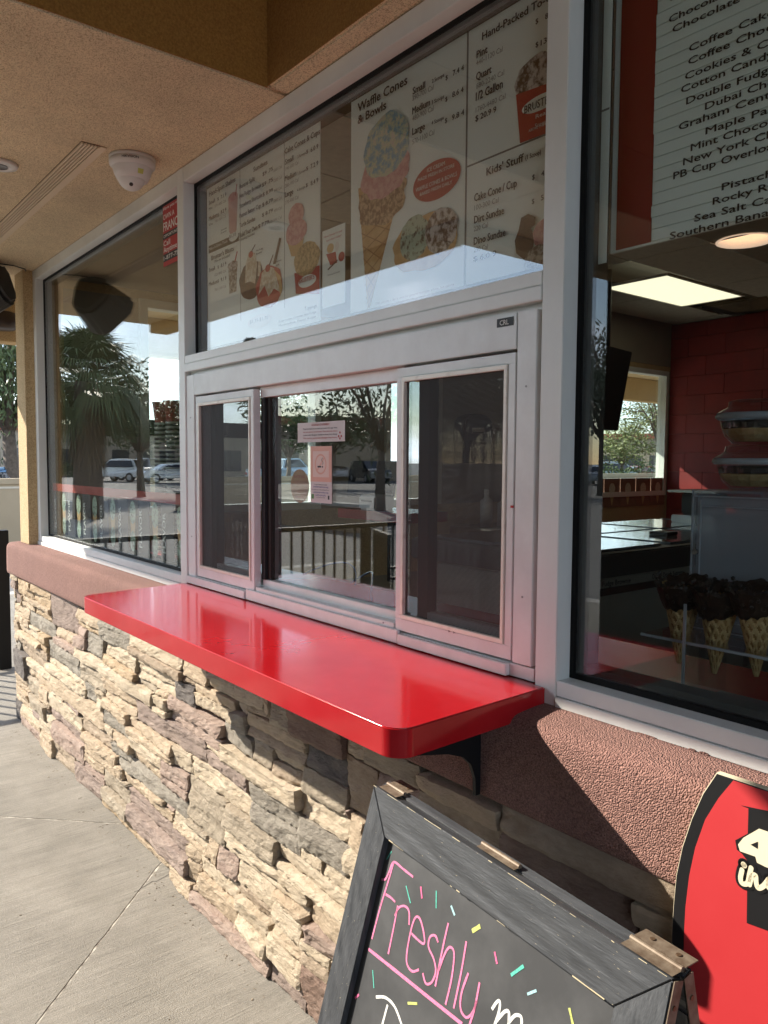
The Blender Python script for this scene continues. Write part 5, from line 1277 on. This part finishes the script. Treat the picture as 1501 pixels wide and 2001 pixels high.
ind = [[(600, 830), (588, 890), (600, 930), (640, 930), (655, 870), (668, 815)], [(655, 940), (672, 880), (700, 870), (705, 920), (720, 965), (760, 950), (800, 900)], [(800, 900), (835, 905), (830, 960), (800, 965), (800, 900)], [(850, 800), (848, 960)]]
for off, wd, m_, nm in ((.0082, .0150, SBLK, 'script_outline'), (.0086, .0068, SCRM, 'script_letters')):
    for s_ in ind: stroke(s_, wd, off, m_, nm)
    stroke([(612, 790), (616, 796)], wd*1.15, off, m_, nm)

# ------------------------------------------------------------ outdoors around the shop
def ahead(px, py, dist, mirror=False):
    """place on the ground: the direction in which the photo shows it (mirrored in the glass when reflected), at a distance"""
    r = ray(px, py); h = math.hypot(r.x, r.y)
    return EYE.x+r.x/h*dist, (EYE.y+r.y/h*dist if not mirror else .09-(EYE.y+r.y/h*dist))
# railing beside the patio
rl_ = thing('railing', 'black steel railing with upright bars at the left end of the shop', 'railing', (-5.35, -2, GZ))
RX = -5.95
box('top_rail', RX-.022, RX+.022, -4.9, .07, GZ+.855, GZ+.895, BLACKM, rl_, .004); box('bottom_rail', RX-.015, RX+.015, -4.9, .10, GZ+.09, GZ+.12, BLACKM, rl_)
pm = None
for y in (.115, -1.6, -3.25, -4.88): box('post', RX-.04, RX+.04, y-.04, y+.04, GZ, GZ+(.99 if y > 0 else .854), BLACKM, rl_, .003)
y = -.05
while y > -4.8:
    if min(abs(y-k) for k in (-1.6, -3.25)) > .06:
        if pm is None:
            b_ = box('baluster', RX-.009, RX+.009, -.009, .009, GZ+.121, GZ+.854, BLACKM, rl_); pm = b_.data; b_.location.y += y
            loc0 = b_.location.copy(); loc0.y -= y
        else:
            b_ = bpy.data.objects.new('baluster', pm); link(b_, rl_); b_.location = loc0; b_.location.y += y
    y -= .118
# patio chair and round table by the railing
pc = thing('patio_chair', 'black slatted steel patio chair standing by the railing', 'chair', (-4.5, -2.6, GZ), R(25))
def lb(name, root, boxes, m, bev=.004):
    bm = BM()
    for b_ in boxes: bx(bm, *b_)
    bm.transform(root.matrix_world); return new(name, bm, m, root, bev)
for k in range(8): lb('slat', pc, [(-.24+k*.062, -.20+k*.062, .24, .255, .46, .92)], BLACKM)
lb('back_rail', pc, [(-.26, .26, .235, .26, .925, .96)], BLACKM); lb('seat', pc, [(-.25, .25, -.22, .23, .43, .45)], BLACKM)
for sx_ in (-1, 1):
    lb('leg', pc, [(sx_*.24-.015, sx_*.24+.015, -.21, -.18, 0, .43)], BLACKM); lb('leg', pc, [(sx_*.24-.015, sx_*.24+.015, .235, .26, 0, .925)], BLACKM); lb('armrest', pc, [(sx_*.27-.02, sx_*.27+.02, -.2, .24, .63, .65)], BLACKM)
# low tan wall across the drive
LWM = mat('tan_painted_block', (.46, .37, .245), .85, col2=(.42, .335, .22), nscale=1.5, bump=.2)
lwl = thing('low_wall', 'low tan wall with a pale stripe across the drive at the left edge', 'wall', (-13.5, 6, GZ))
box('wall_body', -13.7, -13.5, -1.0, 30, GZ-.14, 1.06, LWM, lwl); box('stripe', -13.5, -13.495, -1.0, 30, 1.00, 1.03, mat('pale_stripe', (.66, .60, .48), .8), lwl); box('wall_cap', -13.72, -13.48, -1.0, 30, 1.061, 1.16, LWM, lwl, .01)
far = thing('low_wall', 'long low planter wall beyond the railing reflected in the left window', 'wall', (-20, -9, GZ))
box('wall_body', -24, -14, -9.4, -9.2, GZ-.14, .42, mat('planter_block', (.30, .22, .16), .9, bump=.4, bscale=8), far); box('wall_cap', -24.05, -13.95, -9.45, -9.15, .421, .50, kerb, far)

LEAFM = {}
def leafmat(n_, a, b):
    m = mat(n_, a, .6, col2=b, nscale=.9); 
    bs = m.node_tree.nodes['Principled BSDF']; bs.inputs['Transmission Weight'].default_value = 0
    LEAFM[n_] = m; return m
leafmat('dark_leaf', (.05, .08, .025), (.10, .14, .045)); leafmat('yellow_leaf', (.13, .16, .05), (.24, .26, .09)); leafmat('grey_leaf', (.07, .085, .045), (.12, .135, .075)); leafmat('palm_leaf', (.07, .10, .035), (.13, .165, .06)); leafmat('dead_frond', (.20, .13, .06), (.12, .08, .045))
BARK = mat('bark', (.10, .075, .055), .9, col2=(.17, .13, .10), nscale=12, bump=.6, bscale=20)
def tree(x, y, H, cr_, leaf, label, group=None, droop=0, n=2600, seed=1, ls=.10, cz=.66, flat=.75):
    rnd = random.Random(seed)
    t = thing('tree', label, 'tree', (x, y, GZ-.14), group=group)
    base = Vector((x, y, GZ-.14)); bm = BM(); tips = []
    top = base+Vector((rnd.uniform(-.3, .3), rnd.uniform(-.3, .3), H*.36))
    tube(bm, [base, base.lerp(top, .5)+Vector((.05, .04, 0)), top], [H*.035, H*.026, H*.02], 8)
    for k in range(9):
        a = 6.283*k/9+rnd.uniform(-.3, .3); up = rnd.uniform(.25, .95)
        e = top+Vector((math.cos(a)*cr_*.72*(1.15-up*.6), math.sin(a)*cr_*.72*(1.15-up*.6), (H*.60)*up))
        m_ = top.lerp(e, .5)+Vector((0, 0, H*.05)); tube(bm, [top-Vector((0, 0, H*.04)), m_, e], [H*.014, H*.009, H*.003], 6)
        tips += [(m_, cr_*.30), (e, cr_*.42), (top.lerp(e, .75), cr_*.36)]
        for j in range(2):
            e2_ = e+Vector((rnd.uniform(-1, 1), rnd.uniform(-1, 1), rnd.uniform(-.4, .7)))*cr_*.42
            tube(bm, [m_.lerp(e, .6), e2_], [H*.005, H*.002], 5); tips.append((e2_, cr_*.30))
    new('trunk', bm, BARK, t, smooth=True)
    bm = BM()
    for k in range(n):
        c, rr_ = rnd.choice(tips); d = Vector((rnd.gauss(0, 1), rnd.gauss(0, 1), rnd.gauss(0, flat))); d = d.normalized()*rr_*rnd.random()**.5
        p = c+d; p.z -= droop*rnd.random()*rr_*1.6
        u = Vector((rnd.gauss(0, 1), rnd.gauss(0, 1), rnd.gauss(0, .6)-droop*2)).normalized(); v = u.orthogonal().normalized(); v = (Matrix.Rotation(rnd.uniform(0, 6.28), 3, u) @ v)
        s = ls*rnd.uniform(.5, 1.3)
        vs_ = [bm.verts.new(p+u*s*a+v*s*.34*b) for a, b in ((-1, 0), (0, -1), (1, 0), (0, 1))]
        bm.faces.new(vs_)
    new('crown', bm, LEAFM[leaf], t)
    return t
x, y = ahead(4, 800, 20); tree(x-.3, y+.2, 6.8, 3.1, 'dark_leaf', 'drooping dark green tree at the far left edge of the picture', droop=1, n=17000, seed=3, ls=.08)
x, y = ahead(1212, 880, 52); tree(x, y, 4.7, 2.8, 'yellow_leaf', 'round yellow green tree seen through the far side window, left one', 'desert trees across the road', n=4200, seed=5, ls=.12)
x, y = ahead(1284, 880, 44); tree(x, y, 6.4, 2.8, 'yellow_leaf', 'taller feathery yellow green tree seen through the far side window, right one', 'desert trees across the road', n=3000, seed=6, ls=.09)
x, y = ahead(560, 880, 46); tree(x, y, 5.4, 2.6, 'dark_leaf', 'dark rounded tree seen through two panes left of the no smoking sticker', n=5000, seed=8, ls=.2)
x, y = ahead(742, 880, 26, True); tree(x, y, 5.9, 3.2, 'grey_leaf', 'open grey green tree reflected in the order window', droop=.8, n=1100, seed=9, ls=.13)
x, y = ahead(640, 880, 48, True); tree(x, y, 5.6, 3.0, 'dark_leaf', 'distant dark tree reflected behind the no smoking sticker', n=2200, seed=10, ls=.2)
x, y = ahead(275, 880, 36, True); tree(x, y, 6.0, 3.6, 'dark_leaf', 'bushy dark tree reflected in the left window beside the palm', n=7000, seed=11, ls=.16)
x, y = ahead(1180, 880, 40, True); tree(x, y, 8.6, 3.8, 'grey_leaf', 'grey green tree reflected at the left edge of the right window', droop=.5, n=6000, seed=12, ls=.16)
x, y = ahead(420, 880, 60, True); tree(x, y, 7.0, 4.0, 'dark_leaf', 'far dark tree reflected in the left insect screen', n=4000, seed=14, ls=.25)
x, y = ahead(900, 880, 44, True); tree(x, y, 8.0, 3.8, 'dark_leaf', 'far dark tree reflected in the right insect screen', n=4000, seed=15, ls=.22)
# fan palm
x, y = ahead(168, 760, 23, True)
pl = thing('palm_tree', 'short shaggy fan palm reflected in the left window', 'palm tree', (x, y, GZ-.14))
base = Vector((x, y, GZ-.14)); hd = base+Vector((0, 0, 3.75)); rnd = random.Random(2)
bm = BM(); tube(bm, [base, base+Vector((.05, 0, 2)), hd], [.42, .36, .30], 12); new('trunk', bm, BARK, pl, smooth=True)
def fan(bm, root, d, ln, fl, blades=30, sag=.45):
    d = d.normalized(); side = d.cross(Vector((0, 0, 1))); side = side.normalized() if side.length > .05 else Vector((1, 0, 0)); upv = side.cross(d)
    hub = root+d*ln*.5; w_ = .012
    tube(bm, [root, hub], [.022, .014], 5)
    for k in range(blades):
        a = R(-82+164*k/(blades-1)); bd = (d*math.cos(a)+side*math.sin(a)).normalized(); L_ = fl*(.72+.28*math.cos(a))*rnd.uniform(.9, 1.05)
        p0, p1 = hub, hub+bd*L_*.55+upv*.05; p2 = hub+bd*L_+Vector((0, 0, -sag*L_*rnd.uniform(.6, 1.2)))
        n_ = bd.cross(upv).normalized()*.021
        v0 = bm.verts.new(p0-n_*.3); v1 = bm.verts.new(p0+n_*.3); v2 = bm.verts.new(p1+n_); v3 = bm.verts.new(p1-n_); v4 = bm.verts.new(p2)
        bm.faces.new((v0, v1, v2, v3)); bm.faces.new((v3, v2, v4))
for k in range(62):
    a = rnd.uniform(0, 6.283); el = R(rnd.uniform(-62, 82)); d = Vector((math.cos(a)*math.cos(el), math.sin(a)*math.cos(el), math.sin(el)))
    bm = BM(); fan(bm, hd, d, 1.7, 1.15, sag=.4 if el > .3 else .6); new('frond', bm, LEAFM['palm_leaf'], pl)
for k in range(40):
    a = rnd.uniform(0, 6.283); d = Vector((math.cos(a)*.5, math.sin(a)*.5, -1)); bm = BM(); fan(bm, hd-Vector((0, 0, rnd.uniform(.3, 1.6))), d, .7, .7, blades=12, sag=.9); new('dead_frond', bm, LEAFM['dead_frond'], pl)

# parked cars
def carpaint(n_, c): return mat(n_, c, .22, .2, coat=1)
TINT = mat('car_glass', (.012, .014, .016), .06, coat=1); TYRE = mat('tyre', (.015, .015, .015), .85); RIM = mat('alloy_rim', (.45, .45, .46), .3, .8); HL = mat('headlamp', (.6, .6, .58), .1, coat=1); TL = mat('tail_lamp', (.35, .01, .01), .2, coat=1)
PROT = {}
def car(x, y, rz, paint, label, kind='suv'):
    t = thing('parked_car', label, 'car', (x, y, GZ-.14), rz, 'cars parked in the lot')
    key = kind
    if kind == 'suv': prof = [(-2.3, .35), (-2.32, .80), (-2.22, 1.02), (-1.95, 1.08), (-1.55, 1.66), (-.2, 1.74), (.55, 1.66), (1.25, 1.10), (2.05, .98), (2.30, .78), (2.32, .38)]
    elif kind == 'sedan': prof = [(-2.3, .35), (-2.35, .72), (-2.25, .96), (-1.75, 1.03), (-1.1, 1.40), (-.1, 1.45), (.55, 1.36), (1.2, .98), (2.05, .86), (2.30, .68), (2.32, .35)]
    else: prof = [(-2.75, .50), (-2.78, 1.08), (-.85, 1.12), (-.62, 1.78), (.45, 1.82), (1.05, 1.22), (2.35, 1.12), (2.6, .85), (2.6, .48)]
    zs = 1.02 if kind != 'truck' else 1.14
    if key not in PROT:
        bm = BM(); secs = []
        for yy, k_ in ((-.90, 0), (-.82, 1), (.82, 1), (.90, 0)):
            row = []
            for (px_, pz) in prof:
                w_ = 1
                if pz > zs: w_ = .84-.06*(pz-zs)
                ysc = yy*w_ if k_ else yy*w_
                row.append(bm.verts.new((px_*(1 if k_ else .985), ysc, pz if k_ else pz*.985+.006)))
            secs.append(row)
        for r0, r1 in zip(secs, secs[1:]):
            for k in range(len(prof)-1): bm.faces.new((r0[k], r1[k], r1[k+1], r0[k+1]))
            bm.faces.new((r0[-1], r1[-1], r1[0], r0[0]))
        bm.faces.new(secs[0]); bm.faces.new(secs[-1][::-1]); bmesh.ops.recalc_face_normals(bm, faces=bm.faces)
        bmesh.ops.bevel(bm, geom=[e for e in bm.edges if len(e.link_faces) == 2 and e.calc_face_angle(0) > .5], offset=.05, segments=2, affect='EDGES', clamp_overlap=True)
        body = bpy.data.meshes.new('body'); bm.to_mesh(body); bm.free()
        top_ = max(p[1] for p in prof)
        bm = BM()
        if kind == 'suv': sw_ = [(-1.80, 1.10), (-1.48, 1.58), (.48, 1.58), (1.05, 1.10)]; ws_ = [(.60, 1.62), (1.22, 1.13)]; rw_ = [(-1.60, 1.62), (-1.92, 1.12)]
        elif kind == 'sedan': sw_ = [(-1.55, 1.05), (-1.02, 1.34), (.45, 1.32), (.98, 1.03)]; ws_ = [(.60, 1.34), (1.15, 1.01)]; rw_ = [(-1.14, 1.38), (-1.70, 1.06)]
        else: sw_ = [(-.70, 1.20), (-.55, 1.70), (.42, 1.72), (.88, 1.24)]; ws_ = [(.50, 1.78), (1.02, 1.25)]; rw_ = [(-.64, 1.72), (-.80, 1.2)]
        for s in (-1, 1):
            bm.faces.new([bm.verts.new((a, s*(.915*(1 if b < zs+.1 else .84-.06*(b-zs))+.0), b)) for a, b in sw_])
        me_g = bpy.data.meshes.new('side_window')
        bm.to_mesh(me_g); bm.free()
        bm = BM(); bm.faces.new([bm.verts.new(p) for p in ((ws_[0][0]+.03, -.66, ws_[0][1]), (ws_[0][0]+.03, .66, ws_[0][1]), (ws_[1][0]+.03, .74, ws_[1][1]), (ws_[1][0]+.03, -.74, ws_[1][1]))]); me_w = bpy.data.meshes.new('windscreen'); bm.to_mesh(me_w); bm.free()
        bm = BM(); bm.faces.new([bm.verts.new(p) for p in ((rw_[0][0]-.03, -.64, rw_[0][1]), (rw_[0][0]-.03, .64, rw_[0][1]), (rw_[1][0]-.03, .72, rw_[1][1]), (rw_[1][0]-.03, -.72, rw_[1][1]))]); me_r = bpy.data.meshes.new('rear_window'); bm.to_mesh(me_r); bm.free()
        bm = BM(); bmesh.ops.create_cone(bm, cap_ends=True, segments=24, radius1=.34, radius2=.34, depth=.22, matrix=Matrix.Rotation(R(90), 4, 'X')); me_t = bpy.data.meshes.new('tyre'); bm.to_mesh(me_t); bm.free(); me_t.materials.append(TYRE)
        bm = BM(); bmesh.ops.create_cone(bm, cap_ends=True, segments=16, radius1=.21, radius2=.21, depth=.235, matrix=Matrix.Rotation(R(90), 4, 'X')); me_i = bpy.data.meshes.new('rim'); bm.to_mesh(me_i); bm.free(); me_i.materials.append(RIM)
        for m_ in (me_g, me_w, me_r): m_.materials.append(TINT)
        PROT[key] = (body, me_g, me_w, me_r, me_t, me_i)
    body, me_g, me_w, me_r, me_t, me_i = PROT[key]
    b_ = body.copy(); b_.materials.clear(); b_.materials.append(paint); link(bpy.data.objects.new('body', b_), t)
    for n_, m_ in (('side_window', me_g), ('windscreen', me_w), ('rear_window', me_r)): link(bpy.data.objects.new(n_, m_), t)
    wx = 1.42 if kind != 'truck' else 1.7
    for a in (-wx, wx):
        for s in (-1, 1):
            o = link(bpy.data.objects.new('wheel', me_t), t); o.location = (a, s*.82, .34); r2 = link(bpy.data.objects.new('rim', me_i), o)
    fx = max(p[0] for p in prof); rx = min(p[0] for p in prof)
    for s in (-1, 1):
        for nm, xx, m_ in (('headlight', fx-.02, HL), ('tail_light', rx+.02, TL)):
            bm = BM(); bx(bm, xx-.04, xx+.03, s*.68-.16, s*.68+.16, .72, .86); new(nm, bm, m_, t, .02, world=False)
PW = carpaint('white_paint', (.70, .70, .69)); PB = carpaint('blue_paint', (.06, .16, .32)); PS = carpaint('silver_paint', (.34, .36, .38)); PR = carpaint('red_paint', (.40, .02, .03)); PD = carpaint('dark_paint', (.03, .032, .035)); PL = carpaint('light_blue_paint', (.30, .40, .50))
x, y = ahead(-4, 910, 21); car(x, y, R(100), PB, 'blue parked car showing above the tan wall at the far left edge', 'sedan')
for px, d, rz, pt_, kd, lb_, mir in ((238, 62, 150, PW, 'suv', 'white parked car reflected in the left window beside the palm', True), (285, 66, 140, PS, 'truck', 'silver pickup reflected in the left window right of the white car', True), (335, 58, 95, PW, 'sedan', 'white low car reflected behind the stacked cups', True),
    (655, 66, 20, PW, 'sedan', 'white parked car reflected just right of the no smoking sticker', True), (722, 60, 15, PD, 'suv', 'dark parked car reflected near the right edge of the order window', True), (1178, 60, 60, PS, 'sedan', 'silver parked car reflected at the left edge of the right window', True),
    (566, 52, 80, PL, 'truck', 'pale blue pickup seen through two panes in the order window', False), (1262, 60, 70, PR, 'sedan', 'red parked car seen through the far side window', False), (1284, 62, 70, PW, 'sedan', 'white parked car seen through the far side window next to the red one', False), (1200, 58, 60, PS, 'suv', 'silver parked car seen through the far side window at the left', False)):
    x, y = ahead(px, 900, d, mir); car(x, y, R(rz), pt_, lb_, kd)
# car park lamps
POLE = mat('lamp_pole_bronze', (.045, .04, .035), .5, .3)
def lamp(x, y, H, label, rz=0):
    t = thing('street_lamp', label, 'street lamp', (x, y, GZ-.14), rz, 'car park lamps')
    bm = BM(); bm2 = BM(); cyl(bm, (0, 0, 0), (0, 0, H), .10, .07, 10); new('pole', bm, POLE, t, world=False)
    box_ = BM(); bx(box_, -.1, .75, -.05, .05, H-.1, H); new('arm', box_, POLE, t, world=False); b3 = BM(); bx(b3, .55, 1.6, -.3, .3, H-.14, H+.06); new('lamp_head', b3, POLE, t, .03, world=False)
x, y = ahead(493, 660, 47, True); lamp(x, y, 8.9, 'car park lamp reflected in the upper window under the left menu poster', R(200))
x, y = ahead(325, 800, 100, True); lamp(x, y, 8.0, 'distant car park lamp reflected in the left window', R(-20))
x, y = ahead(1222, 820, 110); lamp(x, y, 7.6, 'distant car park lamp seen through the far side window', R(20))
# far hedge line and shop building across the road
FB = mat('far_stucco', (.42, .34, .25), .9, col2=(.38, .31, .23), nscale=.5); FRF = mat('far_red_roof', (.30, .10, .06), .8); FGL = mat('far_glass', (.04, .05, .055), .1)
def farb(x, y, rz, w_, d_, h_, label, roof=FRF):
    t = thing('far_building', label, 'building', (x, y, GZ-.14), rz)
    for nm, a, m_ in (('wall', (-w_/2, w_/2, -d_/2, d_/2, 0, h_), FB), ('roof', (-w_/2-.4, w_/2+.4, -d_/2-.4, d_/2+.4, h_, h_+.7), roof)):
        bm = BM(); bx(bm, *a); new(nm, bm, m_, t, world=False)
    n = int(w_/3.2)
    for s in (-1, 1):
        for k in range(n):
            bm = BM(); xx = -w_/2+(k+.5)*w_/n; bx(bm, xx-1.1, xx+1.1, s*d_/2-.05, s*d_/2+.05, .5, min(2.7, h_-.8)); new('window', bm, FGL, t, world=False)
x, y = ahead(600, 890, 85, True); farb(x, y, R(25), 40, 14, 4.6, 'long tan building with a red roof reflected behind the cars in the order window')
x, y = ahead(200, 890, 95, True); farb(x, y, R(70), 36, 14, 4.4, 'tan shop building behind the palm, reflected in the left window')
x, y = ahead(1260, 890, 120); farb(x, y, R(20), 50, 14, 5, 'pale distant shop building behind the desert trees')
x, y = ahead(300, 890, 90); farb(x, y, R(80), 50, 14, 4.4, 'tan building far away beyond the tan wall on the left')
HEDGE = bpy.data.meshes.new('hedge')
def hedge(x, y, L_, rz, seed, label):
    rnd = random.Random(seed); bm = BM()
    for k in range(int(L_*260)):
        p = Vector((rnd.uniform(-L_/2, L_/2), rnd.uniform(-.9, .9), rnd.random()**.7*1.5*(1+.5*noise.noise(Vector((k*0, rnd.random()*0, 0))))))
        p.z *= .75+.45*noise.noise(Vector((p.x*.7, seed, 0)))+.2
        u = Vector((rnd.gauss(0, 1), rnd.gauss(0, 1), rnd.gauss(0, 1))).normalized(); v = u.orthogonal().normalized(); s = rnd.uniform(.06, .13)
        bm.faces.new([bm.verts.new(p+u*s*a+v*s*.5*b) for a, b in ((-1, 0), (0, -1), (1, 0), (0, 1))])
    me = bpy.data.meshes.new('hedge'); bm.to_mesh(me); bm.free(); me.materials.append(LEAFM['dark_leaf'])
    o = link(bpy.data.objects.new('hedge', me)); o.location = (x, y, GZ-.14); o.rotation_euler.z = rz; tag(o, label, 'hedge')
x, y = ahead(250, 890, 84, True); hedge(x, y, 26, R(65), 3, 'low dark hedge along the car park, reflected in the left window')
x, y = ahead(1240, 890, 50); hedge(x, y, 26, R(10), 5, 'low hedge below the desert trees, seen through the far side window')
x, y = ahead(690, 890, 82, True); hedge(x, y, 24, R(30), 7, 'low dark hedge behind the parked cars, reflected in the order window')

# bits of grit and dry leaf along the foot of the wall
bm = BM(); rnd = random.Random(12)
for k in range(260):
    x = rnd.uniform(-4.7, -.8); y = YS-.045-abs(rnd.gauss(0, .03)) if rnd.random() < .8 else rnd.uniform(-1.2, -.2)
    r_ = rnd.uniform(.0008, .0030)
    bmesh.ops.create_icosphere(bm, subdivisions=1, radius=r_, matrix=Matrix.Translation((x, y, GZ+r_*.3)) @ Matrix.Rotation(rnd.uniform(0, 3), 4, 'Z') @ Matrix.Diagonal((rnd.uniform(.8, 2.2), 1, .5, 1)))
me = bpy.data.meshes.new('grit'); bm.to_mesh(me); bm.free(); me.materials.append(mat('grit_brown', (.12, .09, .06), .95, col2=(.40, .34, .26), nscale=9))
o = link(bpy.data.objects.new('grit', me)); o['kind'] = 'stuff'; o['label'] = 'fine grit and dry leaf bits along the foot of the stone wall'
for m_ in TXC.values(): bpy.data.meshes.remove(m_)

# cards standing in the far side window
fc = thing('window_poster', 'row of brown cards with pale cone pictures under the far side window', 'poster', (-4.6, 5.6, 1.03))
CARD = mat('card_brown', (.30, .15, .10), .7, col2=(.24, .12, .08), nscale=6)
for k in range(5):
    y = 5.02+k*.27
    box('card', -4.628, -4.622, y, y+.262, 1.03, 1.315, CARD, fc)
    bm = BM(); bm.faces.new([bm.verts.new((-4.6205, y+.13+.05*math.cos(2*math.pi*i/20), 1.21+.06*math.sin(2*math.pi*i/20))) for i in range(20)]); new('cone_picture', bm, F_CRM, fc)
    bm = BM(); bm.faces.new([bm.verts.new(p) for p in ((-4.6208, y+.09, 1.17), (-4.6208, y+.17, 1.17), (-4.6208, y+.135, 1.05), (-4.6208, y+.125, 1.05))]); new('cone_picture', bm, F_TAN, fc)
# stucco slopped over the foot of the right sill
rnd = random.Random(8)
for x in (-.735, -.66, -.645, -.52):
    x += rnd.uniform(-.01, .01); bm = BM()
    bmesh.ops.create_icosphere(bm, subdivisions=2, radius=1, matrix=Matrix.Translation((x, -.005, 1.001)) @ Matrix.Diagonal((rnd.uniform(.006, .022), .0018, rnd.uniform(.0015, .0035), 1)))
    new('stucco_smear', bm, CAPM, wall, smooth=True)
# small fixings on the order window
SCW = mat('fixing_screw', (.30, .29, .28), .35, .6)
for x, z in ((-2.575, 1.62), (-2.575, 1.20), (-1.033, 1.62), (-1.033, 1.20), (-1.23, 1.093), (-1.245, 1.093), (-1.48, 1.073)):
    bm = BM(); bmesh.ops.create_cone(bm, cap_ends=True, segments=12, radius1=.0022, radius2=.0022, depth=.0012, matrix=Matrix.Translation((x, .0024, z)) @ Matrix.Rotation(R(90), 4, 'X')); new('screw', bm, SCW, sw)
